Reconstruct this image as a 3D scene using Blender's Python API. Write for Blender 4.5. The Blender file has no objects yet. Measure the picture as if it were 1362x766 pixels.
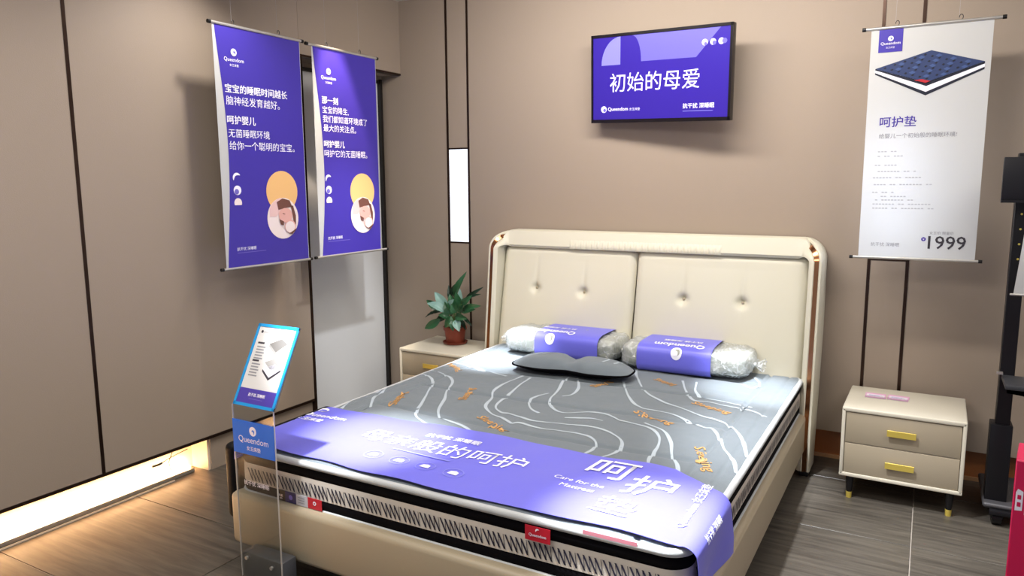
import bpy, bmesh, math, random
from mathutils import Vector, Matrix
from mathutils import noise as mnoise
random.seed(7)
PI = math.pi
S = bpy.context.scene
COL = S.collection

# ---------------------------------------------------------------- camera
F_PX = 982.36
H = 1.55
ROWS = ((0.8714222, 0.4904911, -0.0064641), (-0.0639701, 0.1266969, 0.9898766), (0.4863447, -0.8621870, 0.1417833))
cam = bpy.data.cameras.new('camera'); cam.sensor_width = 36; cam.lens = F_PX / 1362 * 36
camo = bpy.data.objects.new('camera', cam); COL.objects.link(camo)
MR = Matrix(ROWS).transposed()
camo.matrix_world = Matrix.Translation((0, 0, H)) @ MR.to_4x4()
cam.clip_start = 0.05
S.camera = camo

# ---------------------------------------------------------------- world, exposure
S.view_settings.view_transform = 'Standard'; S.view_settings.look = 'None'
S.view_settings.gamma = 1; S.view_settings.use_curve_mapping = False
S.view_settings.exposure = 0.1
w = bpy.data.worlds.new('world'); S.world = w; w.use_nodes = True
w.node_tree.nodes['Background'].inputs[0].default_value = (0.80, 0.86, 1.0, 1)
w.node_tree.nodes['Background'].inputs[1].default_value = 0.42

def rgb(h):
    if isinstance(h, str):
        c = [int(h[i:i+2], 16) / 255 for i in (0, 2, 4)]
    else: c = [v / 255 for v in h]
    return tuple([v / 12.92 if v <= .04045 else ((v + .055) / 1.055) ** 2.4 for v in c] + [1])

def area(loc, size, power, color, rot=(0, 0, 0), sy=None):
    l = bpy.data.lights.new('ceiling_panel_light', 'AREA'); l.energy = power; l.color = color; l.size = size
    if sy: l.shape = 'RECTANGLE'; l.size_y = sy
    o = bpy.data.objects.new('ceiling_panel_light', l); o.location = loc; o.rotation_euler = rot; COL.objects.link(o); return o
def spot(loc, target, power, color, ang, blend=.6, rad=.04):
    l = bpy.data.lights.new('ceiling_spot', 'SPOT'); l.energy = power; l.color = color; l.spot_size = math.radians(ang); l.spot_blend = blend; l.shadow_soft_size = rad
    o = bpy.data.objects.new('ceiling_spot', l); o.location = loc
    o.rotation_euler = (Vector(target) - Vector(loc)).to_track_quat('-Z', 'Y').to_euler(); COL.objects.link(o); return o

COOL = (0.91, 0.945, 1.0); NEUT = (1.0, 0.95, 0.88)
# diffuse ceiling panels of the showroom, behind and beside the viewer
area((-1.7, 1.0, 2.74), 1.6, 62, NEUT, sy=1.0)
area((1.3, 2.4, 2.74), 1.2, 42, NEUT, sy=1.0)
# linear wall washer in the ceiling along the headboard wall
area((-1.3, 3.15, 2.77), 2.1, 58, NEUT, rot=(math.radians(36), 0, 0), sy=.15)
# recessed downlights over the bed; the last spots are added for the door
spot((-1.88, 1.40, 2.76), (-1.90, 2.22, .52), 1250, COOL, 19, 1)
spot((-1.20, 1.65, 2.76), (-.70, 2.05, .52), 1250, COOL, 18.5, 1)
spot((-2.10, 3.10, 2.76), (-2.16, 3.66, .55), 1300, COOL, 19, 1)
spot((-.80, 3.10, 2.76), (-.70, 3.70, .52), 900, COOL, 18, 1)
spot((-0.95, 2.6, 2.76), (-.05, 3.1, 0), 520, COOL, 40, .9)
spot((-2.75, 2.57, 2.76), (-3.3, 2.30, 1.2), 50, NEUT, 110, 1)
spot((-1.9, 2.9, 2.76), (-3.5, 3.80, .55), 170, COOL, 27, 1)  # added lamp that brightens the white door
spot((-2.9, 3.3, 2.76), (-3.5, 3.62, .15), 160, (1, .8, .6), 30, .25)  # added warm lamp for the patch of light low on the door

# ---------------------------------------------------------------- materials
def mat(name, col, rough=.6, metal=0, bump=0, bscale=200, coat=0, var=0, vscale=3, emit=None, es=0, spec=.5, trans=0, ior=1.45, sheen=0):
    m = bpy.data.materials.new(name); m.use_nodes = True; nt = m.node_tree; b = nt.nodes['Principled BSDF']
    c = rgb(col); b.inputs['Base Color'].default_value = c
    b.inputs['Roughness'].default_value = rough; b.inputs['Metallic'].default_value = metal
    b.inputs['Coat Weight'].default_value = coat; b.inputs['Specular IOR Level'].default_value = spec
    b.inputs['Transmission Weight'].default_value = trans; b.inputs['IOR'].default_value = ior
    b.inputs['Sheen Weight'].default_value = sheen
    if emit is not None:
        b.inputs['Emission Color'].default_value = rgb(emit); b.inputs['Emission Strength'].default_value = es
    if bump or var:
        tc = nt.nodes.new('ShaderNodeTexCoord')
    if bump:
        n = nt.nodes.new('ShaderNodeTexNoise'); n.inputs['Scale'].default_value = bscale; n.inputs['Detail'].default_value = 3
        bp = nt.nodes.new('ShaderNodeBump'); bp.inputs['Strength'].default_value = bump; bp.inputs['Distance'].default_value = .002
        nt.links.new(tc.outputs['Object'], n.inputs['Vector']); nt.links.new(n.outputs['Fac'], bp.inputs['Height']); nt.links.new(bp.outputs['Normal'], b.inputs['Normal'])
    if var:
        n2 = nt.nodes.new('ShaderNodeTexNoise'); n2.inputs['Scale'].default_value = vscale; n2.inputs['Detail'].default_value = 4
        mx = nt.nodes.new('ShaderNodeMix'); mx.data_type = 'RGBA'
        mx.inputs[6].default_value = tuple([v * (1 - var) for v in c[:3]] + [1]); mx.inputs[7].default_value = tuple([min(1, v * (1 + var)) for v in c[:3]] + [1])
        nt.links.new(tc.outputs['Object'], n2.inputs['Vector']); nt.links.new(n2.outputs['Fac'], mx.inputs[0]); nt.links.new(mx.outputs[2], b.inputs['Base Color'])
    return m

def wood_tile_mat():
    m = bpy.data.materials.new('wood_look_tile'); m.use_nodes = True; nt = m.node_tree; b = nt.nodes['Principled BSDF']
    tc = nt.nodes.new('ShaderNodeTexCoord'); mp = nt.nodes.new('ShaderNodeMapping'); mp.inputs['Scale'].default_value = (1.3, 17, 1)
    oi = nt.nodes.new('ShaderNodeObjectInfo'); ad = nt.nodes.new('ShaderNodeVectorMath'); ad.operation = 'ADD'
    mul = nt.nodes.new('ShaderNodeMath'); mul.operation = 'MULTIPLY'; mul.inputs[1].default_value = 37
    nt.links.new(oi.outputs['Random'], mul.inputs[0]); nt.links.new(tc.outputs['Object'], ad.inputs[0]); nt.links.new(mul.outputs[0], ad.inputs[1])
    nt.links.new(ad.outputs[0], mp.inputs['Vector'])
    n = nt.nodes.new('ShaderNodeTexNoise'); n.inputs['Scale'].default_value = 2.2; n.inputs['Detail'].default_value = 8; n.inputs['Roughness'].default_value = .6; n.inputs['Distortion'].default_value = .5
    nt.links.new(mp.outputs[0], n.inputs['Vector'])
    cr = nt.nodes.new('ShaderNodeValToRGB'); cr.color_ramp.elements[0].position = .3; cr.color_ramp.elements[0].color = rgb('38342f'); cr.color_ramp.elements[1].position = .72; cr.color_ramp.elements[1].color = rgb('5f5950')
    nt.links.new(n.outputs['Fac'], cr.inputs[0]); nt.links.new(cr.outputs[0], b.inputs['Base Color'])
    b.inputs['Roughness'].default_value = .36; b.inputs['Specular IOR Level'].default_value = .45
    bp = nt.nodes.new('ShaderNodeBump'); bp.inputs['Strength'].default_value = .25; bp.inputs['Distance'].default_value = .001
    nt.links.new(n.outputs['Fac'], bp.inputs['Height']); nt.links.new(bp.outputs[0], b.inputs['Normal'])
    return m

def clear_mat(name, tint=(1, 1, 1), gloss=.06, rough=.03, bump=0, bscale=30, edge=.0):
    m = bpy.data.materials.new(name); m.use_nodes = True; nt = m.node_tree; nt.nodes.clear()
    out = nt.nodes.new('ShaderNodeOutputMaterial'); mx = nt.nodes.new('ShaderNodeMixShader'); tr = nt.nodes.new('ShaderNodeBsdfTransparent'); gl = nt.nodes.new('ShaderNodeBsdfGlossy')
    tr.inputs[0].default_value = (*tint, 1); gl.inputs['Roughness'].default_value = rough
    fr = nt.nodes.new('ShaderNodeLayerWeight'); fr.inputs['Blend'].default_value = .12
    ad = nt.nodes.new('ShaderNodeMath'); ad.operation = 'ADD'; ad.inputs[1].default_value = gloss; ad.use_clamp = True
    nt.links.new(fr.outputs['Facing'], ad.inputs[0]); nt.links.new(ad.outputs[0], mx.inputs[0]); nt.links.new(tr.outputs[0], mx.inputs[1]); nt.links.new(gl.outputs[0], mx.inputs[2]); nt.links.new(mx.outputs[0], out.inputs[0])
    if bump:
        tc = nt.nodes.new('ShaderNodeTexCoord'); n = nt.nodes.new('ShaderNodeTexNoise'); n.inputs['Scale'].default_value = bscale; n.inputs['Detail'].default_value = 4; n.inputs['Distortion'].default_value = 2
        bp = nt.nodes.new('ShaderNodeBump'); bp.inputs['Strength'].default_value = bump; bp.inputs['Distance'].default_value = .02
        nt.links.new(tc.outputs['Object'], n.inputs['Vector']); nt.links.new(n.outputs['Fac'], bp.inputs['Height'])
        nt.links.new(bp.outputs[0], gl.inputs['Normal']); nt.links.new(bp.outputs[0], fr.inputs['Normal'])
    return m

def paper_mat():
    m = mat('banner_paper', 'c6c7c6', .5); nt = m.node_tree; b = nt.nodes['Principled BSDF']; out = nt.nodes['Material Output']
    tr = nt.nodes.new('ShaderNodeBsdfTranslucent'); tr.inputs[0].default_value = (.8, .85, .9, 1); mx = nt.nodes.new('ShaderNodeMixShader'); mx.inputs[0].default_value = .22
    nt.links.new(b.outputs[0], mx.inputs[1]); nt.links.new(tr.outputs[0], mx.inputs[2]); nt.links.new(mx.outputs[0], out.inputs[0]); return m
def glow_mat(name, lo, hi):
    """backlit glass, lamp at its upper end"""
    m = mat(name, 'e8ecf2', .3, emit='eaf0ff', es=1); nt = m.node_tree; b = nt.nodes['Principled BSDF']
    tc = nt.nodes.new('ShaderNodeTexCoord'); sp = nt.nodes.new('ShaderNodeSeparateXYZ'); mr = nt.nodes.new('ShaderNodeMapRange')
    mr.inputs[1].default_value = 1.14; mr.inputs[2].default_value = 1.78; mr.inputs[3].default_value = lo; mr.inputs[4].default_value = hi
    nt.links.new(tc.outputs['Object'], sp.inputs[0]); nt.links.new(sp.outputs[2], mr.inputs[0]); nt.links.new(mr.outputs[0], b.inputs['Emission Strength']); return m
def wrap_mat():
    m = clear_mat('clear_wrap', (.95, .96, .96), .10, .10, bump=1.0, bscale=16); nt = m.node_tree
    out = [n for n in nt.nodes if n.type == 'OUTPUT_MATERIAL'][0]; old = out.inputs[0].links[0].from_socket
    tc = nt.nodes.new('ShaderNodeTexCoord'); n = nt.nodes.new('ShaderNodeTexNoise'); n.inputs['Scale'].default_value = 14; n.inputs['Detail'].default_value = 3
    va = nt.nodes.new('ShaderNodeVectorMath'); va.operation = 'MULTIPLY_ADD'; va.inputs[1].default_value = (.09, .09, .09)
    nt.links.new(tc.outputs['Object'], n.inputs['Vector']); nt.links.new(n.outputs['Color'], va.inputs[0]); nt.links.new(tc.outputs['Object'], va.inputs[2])
    vo = nt.nodes.new('ShaderNodeTexVoronoi'); vo.feature = 'DISTANCE_TO_EDGE'; vo.inputs['Scale'].default_value = 30; nt.links.new(va.outputs[0], vo.inputs['Vector'])
    cr = nt.nodes.new('ShaderNodeValToRGB'); cr.color_ramp.elements[0].position = 0; cr.color_ramp.elements[0].color = (.6, .6, .6, 1); cr.color_ramp.elements[1].position = .06; cr.color_ramp.elements[1].color = (.10, .10, .10, 1)
    df = nt.nodes.new('ShaderNodeBsdfDiffuse'); df.inputs[0].default_value = (.85, .87, .88, 1); mx = nt.nodes.new('ShaderNodeMixShader')
    nt.links.new(vo.outputs['Distance'], cr.inputs[0]); nt.links.new(cr.outputs[0], mx.inputs[0]); nt.links.new(old, mx.inputs[1]); nt.links.new(df.outputs[0], mx.inputs[2]); nt.links.new(mx.outputs[0], out.inputs[0]); return m

M = dict(
    wall=mat('taupe_wall_covering', '978879', .62, bump=.25, bscale=260, var=.025, vscale=1.2),
    wallback=mat('wall_core', '54493f', .8),
    strip=mat('dark_bronze_strip', '3a2a22', .32, .75),
    ceil=mat('ceiling_paint', 'd8d2c8', .9),
    tile=wood_tile_mat(), grout=mat('pale_grout', '9b938a', .9),
    kick=mat('cream_kickboard', 'e0cdb5', .6), kickb=mat('brown_kickboard', 'a0663c', .45, var=.15, vscale=8),
    door=mat('white_door', 'd3d4d4', .32), frame=mat('black_frame', '15110f', .4),
    glow=glow_mat('lit_glass', .70, 1.15), glow2=glow_mat('lit_glass_bright', 7, 9),
    led=mat('led_tube', 'ffffff', .4, emit='ffcf9a', es=75),
    alu=mat('aluminium', 'c9c6c0', .35, .8), white=mat('white_plastic', 'e8e6e2', .45), dark=mat('dark_plastic', '0e0d0f', .4),
    purple=mat('purple_print', '3a2c96', .42), paper=paper_mat(), ink=mat('white_ink', 'e9e6f2', .5),
    orange=mat('orange_print', 'e3b375', .5), skin=mat('skin_print', 'd9a49a', .5), skin2=mat('skin_print_pale', 'ddb8b4', .5), hair=mat('hair_print', '6a4238', .5), blanket=mat('blanket_print', 'e6d6d2', .5),
    lilac=mat('lilac_print', '6d63b8', .5), grey_ink=mat('grey_ink', '8a8a90', .6), dark_ink=mat('dark_ink', '38343c', .6), faint=mat('faint_ink', 'b4b6ba', .6), violet=mat('violet_ink', '43329a', .6),
    navy=mat('navy_print', '27365f', .5), navy2=mat('blue_print', '3a4f80', .5), navy3=mat('dark_navy_print', '101528', .5), rprint=mat('red_print', 'b0202c', .5),
    screen=mat('screen_purple', '2c1c86', .25, emit='3a2690', es=.28), sink=mat('screen_white', 'e0dcf0', .3, emit='e6defa', es=.45), slil=mat('screen_lilac', '5a54a8', .3, emit='6660b4', es=.5), slil2=mat('screen_lilac_pale', '6f6cb4', .3, emit='7a78c0', es=.55), bezel=mat('black_bezel', '100b12', .25),
    leather=mat('cream_leather', 'cdc8b5', .42, bump=.3, bscale=500), leather2=mat('beige_leather_shaded', 'a59880', .45, bump=.3, bscale=500), gold=mat('rose_gold_strip', 'b07a55', .18, 1),  # second leather is darkened in colour to stand for shade on the rails
    brass=mat('brass', 'e3cb62', .32, .55), blackm=mat('black_metal', '17161a', .4, .3),
    ticking=mat('grey_knit_ticking', '6c757b', .85, bump=.7, bscale=900, var=.05, vscale=25, sheen=.2), line=mat('pale_woven_line', 'aab4bb', .8), emb=mat('orange_thread', 'cc9a5c', .6),
    blackf=mat('black_fabric', '08070b', .9, bump=.3, bscale=500, spec=.1), whitef=mat('cream_knit_band', 'c9c0b4', .85, bump=.4, bscale=400), piping=mat('silver_piping', 'b4b6b6', .7, bump=.6, bscale=300), stitch=mat('dark_stitch', '1c1a30', .8),
    cloth=mat('violet_satin', '6a69d6', .40, bump=.15, bscale=60, sheen=.1), clothink=mat('cloth_white', 'f4f4ff', .5), clothfaint=mat('cloth_pale', '8c8fe0', .5),
    red=mat('red_label', 'b3142a', .5), pinkt=mat('pink_label', 'd98a98', .5), navyl=mat('navy_label', '1a1d55', .5), whitel=mat('white_label', 'b8b6bc', .6),
    pillow=mat('pillow_knit', 'a3a69c', .8, bump=.4, bscale=400), plastic=wrap_mat(),
    acrylic=clear_mat('clear_acrylic', (.86, .88, .88), .03, .02), acryl_edge=mat('acrylic_edge', 'b9b3ac', .2),
    bluef=mat('blue_frame', '1f8fd0', .35), bluec=mat('blue_card', '0a68d8', .5, spec=.15), menup=mat('menu_purple', '4a3c9c', .4), menupaper=mat('menu_paper', 'd0cecc', .45), mgrey=mat('sample_grey', '716e6b', .6), mgrey2=mat('sample_pale', '9c9996', .6),
    pot=mat('terracotta_plastic', '7c3524', .5, var=.08, vscale=20), soil=mat('soil', '2b1d14', .95, bump=1, bscale=80), leaf=mat('leaf_green', '2c5a38', .32, var=.35, vscale=9), leaf2=mat('leaf_dark', '16301f', .38, var=.3, vscale=9), leaf3=mat('leaf_silver', '7fa39a', .35, var=.25, vscale=12), stem=mat('stem_green', '47702f', .5),
    magenta=mat('magenta_board', 'c8184e', .4), shelfm=mat('grey_shelf', '3b3c40', .45, .2), basem=mat('cart_base', '4a494c', .45, .3), pink=mat('pink_card', 'e0a8cc', .4), cardw=mat('card_white', 'e8dce6', .4), drawer=mat('drawer_front', 'a39782', .36, var=.02), cabinet=mat('cabinet_cream', 'cfc9b8', .35),
)

# ---------------------------------------------------------------- helpers
def put(name, mesh, m=None, parent=None):
    o = bpy.data.objects.new(name, mesh); COL.objects.link(o)
    if m is not None:
        for k in (m if isinstance(m, (list, tuple)) else [m]): mesh.materials.append(k)
    if parent is not None: o.parent = parent
    return o
def obj(name, bm, m, parent=None, smooth=None):
    me = bpy.data.meshes.new(name); bmesh.ops.recalc_face_normals(bm, faces=bm.faces) if smooth != 'raw' else None
    bm.to_mesh(me); bm.free()
    if smooth is not None:
        me.polygons.foreach_set('use_smooth', [True] * len(me.polygons))
        if smooth != 'raw' and smooth < 180: me.set_sharp_from_angle(angle=math.radians(smooth))
    return put(name, me, m, parent)
def empty(name, loc=(0, 0, 0)):
    o = bpy.data.objects.new(name, None); o.location = loc; o.empty_display_size = .1; COL.objects.link(o); return o
def tag(o, label=None, cat=None, group=None, kind=None):
    if label: o['label'] = label
    if cat: o['category'] = cat
    if group: o['group'] = group
    if kind: o['kind'] = kind
    return o
def adopt(root):
    """children were built in world space: keep them in place under a root that has a location"""
    for c in root.children:
        c.matrix_parent_inverse = Matrix.Translation(-Vector(root.location))
def box(bm, a, b, bev=0, seg=2, mtx=None):
    x0, y0, z0 = a; x1, y1, z1 = b
    n = bmesh.new()
    bmesh.ops.create_cube(n, size=1, matrix=Matrix.Translation(((x0+x1)/2, (y0+y1)/2, (z0+z1)/2)) @ Matrix.Diagonal((abs(x1-x0), abs(y1-y0), abs(z1-z0), 1)))
    if bev: bmesh.ops.bevel(n, geom=n.edges[:], offset=bev, segments=seg, profile=.5, affect='EDGES')
    if mtx is not None: bmesh.ops.transform(n, matrix=mtx, verts=n.verts)
    t = bpy.data.meshes.new('t'); n.to_mesh(t); n.free(); bm.from_mesh(t); bpy.data.meshes.remove(t)
def bx(name, a, b, m, parent=None, bev=0, seg=2, mtx=None):
    bm = bmesh.new(); box(bm, a, b, bev, seg, mtx); return obj(name, bm, m, parent, smooth=40 if bev else None)
def tube(bm, pts, r, seg=8, caps=True):
    pts = [Vector(p) for p in pts]; rings = []
    rs = r if isinstance(r, (list, tuple)) else [r] * len(pts)
    up = None
    for i, p in enumerate(pts):
        d = (pts[min(i+1, len(pts)-1)] - pts[max(i-1, 0)]).normalized()
        if up is None: up = Vector((0, 0, 1)) if abs(d.z) < .9 else Vector((1, 0, 0))
        s = d.cross(up).normalized(); up = s.cross(d).normalized()
        rings.append([bm.verts.new(p + (s * math.cos(2*PI*k/seg) + up * math.sin(2*PI*k/seg)) * rs[i]) for k in range(seg)])
    for a, b in zip(rings, rings[1:]):
        for k in range(seg): bm.faces.new((a[k], a[(k+1) % seg], b[(k+1) % seg], b[k]))
    if caps: bm.faces.new(rings[0][::-1]); bm.faces.new(rings[-1])
def rod(name, pts, r, m, parent=None, seg=10):
    bm = bmesh.new(); tube(bm, pts, r, seg); return obj(name, bm, m, parent, smooth=50)
def lathe(bm, prof, c, seg=28):
    rings = []
    for r, z in prof:
        rings.append([bm.verts.new((c[0] + r*math.cos(2*PI*k/seg), c[1] + r*math.sin(2*PI*k/seg), c[2] + z)) for k in range(seg)])
    for a, b in zip(rings, rings[1:]):
        for k in range(seg): bm.faces.new((a[k], a[(k+1) % seg], b[(k+1) % seg], b[k]))
    bm.faces.new(rings[0][::-1]); bm.faces.new(rings[-1])
def grid(bm, f, nu, nv):
    vs = [[bm.verts.new(f(i/nu, j/nv)) for i in range(nu+1)] for j in range(nv+1)]
    for j in range(nv):
        for i in range(nu): bm.faces.new((vs[j][i], vs[j][i+1], vs[j+1][i+1], vs[j+1][i]))
    return vs
def sheet(name, f, nu, nv, m, parent, th=0):
    """surface f(u,v); th gives it a thickness along the normal"""
    bm = bmesh.new(); grid(bm, f, nu, nv)
    if th:
        bm.normal_update()
        bmesh.ops.solidify(bm, geom=bm.faces[:], thickness=th)
    return obj(name, bm, m, parent, smooth=50)
def disc_c(name, c, r, fmap, m, parent, n=24):
    bm = bmesh.new(); ctr = bm.verts.new(fmap(*c)); prev = None
    for j in range(1, 7):
        ring = [bm.verts.new(fmap(c[0] + r*j/6*math.cos(2*PI*k/n), c[1] + r*j/6*math.sin(2*PI*k/n))) for k in range(n)]
        for k in range(n):
            if prev: bm.faces.new((prev[k], ring[k], ring[(k+1) % n], prev[(k+1) % n]))
            else: bm.faces.new((ctr, ring[k], ring[(k+1) % n]))
        prev = ring
    return obj(name, bm, m, parent, 'raw')
def flat_poly(name, pts, fmap, m, parent):
    bm = bmesh.new(); bm.faces.new([bm.verts.new(fmap(*p)) for p in pts]); return obj(name, bm, m, parent, 'raw')
def disc(name, c, r, fmap, m, parent, ry=None, n=28, a0=0, a1=2*PI):
    return flat_poly(name, [(c[0] + r*math.cos(a0+(a1-a0)*k/n), c[1] + (ry or r)*math.sin(a0+(a1-a0)*k/n)) for k in range(n + (a1-a0 < 6.2))], fmap, m, parent)
_T = {}
def text_mesh(s, bold=0.0):
    k = (s, bold)
    if k in _T: return _T[k]
    if bold:   # heavier strokes: the same letters laid again a hair to each side
        vs, fs, W, Hh = text_mesh(s, 0); n = len(vs); b = bold; V = []; Fc = []
        for i, (dx, dy) in enumerate(((-b, 0), (b, 0), (0, -b*.6), (0, b*.6))):
            V += [(x + dx, y + dy) for x, y in vs]; Fc += [tuple(q + n*i for q in f) for f in fs]
        _T[k] = (V, Fc, W, Hh); return _T[k]
    c = bpy.data.curves.new('t', 'FONT'); c.body = s; c.resolution_u = 2; c.size = 1
    o = bpy.data.objects.new('t', c); COL.objects.link(o); bpy.context.view_layer.update()
    me = bpy.data.meshes.new_from_object(o); bpy.data.objects.remove(o)
    vs = [v.co.copy() for v in me.vertices]; fs = [tuple(p.vertices) for p in me.polygons]
    x0 = min(v.x for v in vs); x1 = max(v.x for v in vs); y0 = min(v.y for v in vs); y1 = max(v.y for v in vs)
    _T[k] = ([(v.x-x0, v.y-y0) for v in vs], fs, x1-x0, y1-y0); return _T[k]
def text(s, fmap, u, v, width=None, height=None, m=None, parent=None, bold=0.0, anchor='l', name='lettering', shear=0):
    """lays lettering on the surface fmap(u,v) (metres); u,v is the lower left corner ('c': bottom centre, 'r': lower right)"""
    vs, fs, W, Hh = text_mesh(s, bold)
    sx = (width / W) if width else None; sy = (height / Hh) if height else None
    sx = sx or sy; sy = sy or sx
    off = {'l': 0, 'c': -W*sx/2, 'r': -W*sx}[anchor]
    bm = bmesh.new(); nv = max(1, len(vs)//4); bv = []
    for i, (x, y) in enumerate(vs):
        a, b = u + off + (x + shear*y)*sx, v + y*sy; p = fmap(a, b)
        if bold and i >= nv:
            e = .002; n = (fmap(a+e, b) - p).cross(fmap(a, b+e) - p)
            if n.length: p = p + n.normalized()*.00025*(i//nv)
        bv.append(bm.verts.new(p))
    for f in fs:
        try: bm.faces.new([bv[i] for i in f])
        except ValueError: pass
    return obj(name, bm, m, parent, 'raw')
def planar(o, xd, yd, lift=.001):
    o = Vector(o); xd = Vector(xd).normalized(); yd = Vector(yd).normalized(); n = xd.cross(yd) * lift
    return lambda u, v, k=1: o + xd*u + yd*v + n*k
def lifted(f, k):
    return lambda u, v: f(u, v, k)
def moon(c, r, f, m, parent, phase=.35, name='moon_mark'):
    """crescent: outer arc and an inner arc"""
    pts = [(c[0] + r*math.cos(a), c[1] + r*math.sin(a)) for a in [PI*.15 + PI*1.05*k/16 for k in range(17)]]
    e = Vector(pts[-1]); s = Vector(pts[0]); mid = (e+s)/2
    inner = []
    for k in range(1, 12):
        t = k/12; p = e.lerp(s, t); q = Vector((c[0], c[1])); d = (Vector((-.55, .8)))
        inner.append(tuple(p + d * r * phase * math.sin(PI*t)))
    return flat_poly(name, pts + inner, f, m, parent)
def logo(c, r, f, m, dark, parent):
    """round emblem: white disc with a dark leaf-like crescent"""
    a = disc('logo_disc', c, r, lifted(f, 1), m, parent, n=20)
    b = flat_poly('logo_leaf', [(c[0]+r*.1+x*r*.52, c[1]-r*.15+y*r*.55) for x, y in ((-.9, .1), (-.5, .75), (.2, .9), (.75, .4), (.6, -.5), (.1, -1.0), (.2, -.2), (-.3, .3))], lifted(f, 2), dark, parent)
    return a, b
# ================================================================ the setting
XL, YB, ZC = -3.32, 4.30, 2.80
SOF = 2.30; YJ = 3.345   # bulkhead soffit height; end of the left panelling
def structure(o): o['kind'] = 'structure'; return o

fl = structure(bx('floor', (-3.6, -1.2, -.06), (3.2, 4.46, -.004), M['grout']))
tm = None
for i in range(6):
    for j in range(9):
        x0 = .02 - 1.23*3 + 1.23*i; y0 = 3.41 + .635*2 - .635*(9-j)
        if tm is None:
            bm = bmesh.new(); box(bm, (0, 0, -.012), (1.2255, .6305, 0), .0012, 1)
            t = obj('tile', bm, M['tile'], fl); tm = t.data
        else:
            t = bpy.data.objects.new('tile', tm); COL.objects.link(t); t.parent = fl
        t.location = (x0 + .00225, y0 + .00225, 0)

cl = structure(bx('ceiling', (-3.6, -1.2, ZC), (3.2, 4.46, ZC + .05), M['ceil']))

# left wall: core, upholstered panels, bronze joint strips, bulkhead over the door niche
wl = structure(bx('wall_left', (-3.60, -1.2, .0), (-3.49, YJ - .02, ZC), M['wallback']))
bx('filler', (-3.49, -1.2, .19), (XL - .03, YJ - .02, ZC), M['wallback'], wl)
for a, b in ((-1.2, .60), (.612, 1.945), (1.957, YJ - .012)):
    bx('wall_panel', (XL - .03, a, .20), (XL, b, ZC), M['wall'], wl, .002, 1)
for y in (.606, 1.951):
    bx('joint_strip', (XL - .02, y - .008, .20), (XL + .003, y + .008, ZC), M['strip'], wl)
bx('bottom_strip', (XL - .03, -1.2, .186), (XL + .004, YJ, .20), M['strip'], wl)
bx('end_strip', (XL - .03, YJ - .012, .0), (XL + .004, YJ + .006, SOF), M['strip'], wl)
bx('jamb', (-3.52, YJ - .02, .0), (XL - .03, YJ + .004, SOF), M['wall'], wl)
bx('bulkhead', (-3.60, YJ - .012, SOF + .012), (XL, YB + .1, ZC), M['wall'], wl)
bx('bulkhead_strip', (XL - .05, YJ - .012, SOF), (XL + .004, YB, SOF + .012), M['strip'], wl)
bx('soffit', (-3.60, YJ, SOF + .004), (XL - .05, YB, SOF + .012), M['wall'], wl)
bx('niche_back', (-3.62, YJ - .02, 0), (-3.53, YB + .1, SOF + .01), M['wall'], wl)

bl = structure(bx('baseboard_left', (-3.49, -1.2, 0), (-3.482, 2.56, .19), M['kick']))
bx('end_board', (-3.482, 2.545, 0), (XL - .03, 2.56, .186), M['kick'], bl)
bx('flush_board', (-3.482, 2.56, 0), (XL - .022, YJ - .012, .186), M['wall'], bl)

# door in the niche
d1 = structure(bx('door_1', (-3.53, YJ + .02, .01), (-3.50, YB - .035, SOF - .045), M['door'], None, .003, 1))
bx('door_frame', (-3.53, YJ + .004, 0), (-3.475, YJ + .022, SOF), M['frame'], d1)
bx('door_frame', (-3.53, YB - .035, 0), (-3.475, YB - .012, SOF - .02), M['frame'], d1)
bx('door_frame', (-3.53, YJ, SOF - .045), (-3.485, YB - .01, SOF - .025), M['frame'], d1)
bx('door_frame_head', (-3.53, YJ, SOF - .025), (-3.49, YB - .0, SOF + .004), M['wall'], d1)

# back wall
wb = structure(bx('wall_back', (-3.60, YB + .08, 0), (3.2, YB + .14, ZC), M['wallback']))
bx('filler', (-3.5, YB + .03, .17), (3.2, YB + .08, ZC), M['wallback'], wb)
SX = (-2.926, -2.757, -.263, -.083)
edges = [-3.52, SX[0], SX[1], -1.5, SX[2], SX[3], 1.2, 3.2]
for a, b in zip(edges, edges[1:]):
    g = .0075
    ga = 0 if a in (-3.52, -1.5) else g; gb = 0 if b in (-1.5, 3.2) else g
    if (a, b) in ((SX[0], SX[1]), (SX[2], SX[3])):
        bx('wall_panel', (a + g, YB, .172), (b - g, YB + .03, 1.132), M['wall'], wb, .0015, 1)
        bx('wall_panel', (a + g, YB, 1.785), (b - g, YB + .03, ZC), M['wall'], wb, .0015, 1)
        lp = bx('lit_panel', (a + g, YB + .004, 1.142), (b - g, YB + .03, 1.775), M['glow' if a == SX[0] else 'glow2'], wb)
        bx('cross_strip', (a + g, YB - .002, 1.132), (b - g, YB + .03, 1.142), M['strip'], wb)
        bx('cross_strip', (a + g, YB - .002, 1.775), (b - g, YB + .03, 1.785), M['strip'], wb)
    else:
        z0 = 0 if a == -3.52 else .172
        bx('wall_panel', (a + ga, YB, z0), (b - gb, YB + .03, ZC), M['wall'], wb)
for x in SX:
    bx('vertical_strip', (x - .0075, YB - .003, .172), (x + .0075, YB + .03, ZC), M['strip'], wb)
bb = structure(bx('baseboard_back', (-2.9, YB + .065, 0), (3.2, YB + .08, .172), M['kickb']))
bx('floor_bead', (-2.9, YB + .05, 0), (3.2, YB + .065, .018), mat('bead', 'b58a63', .5), bb)

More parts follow.
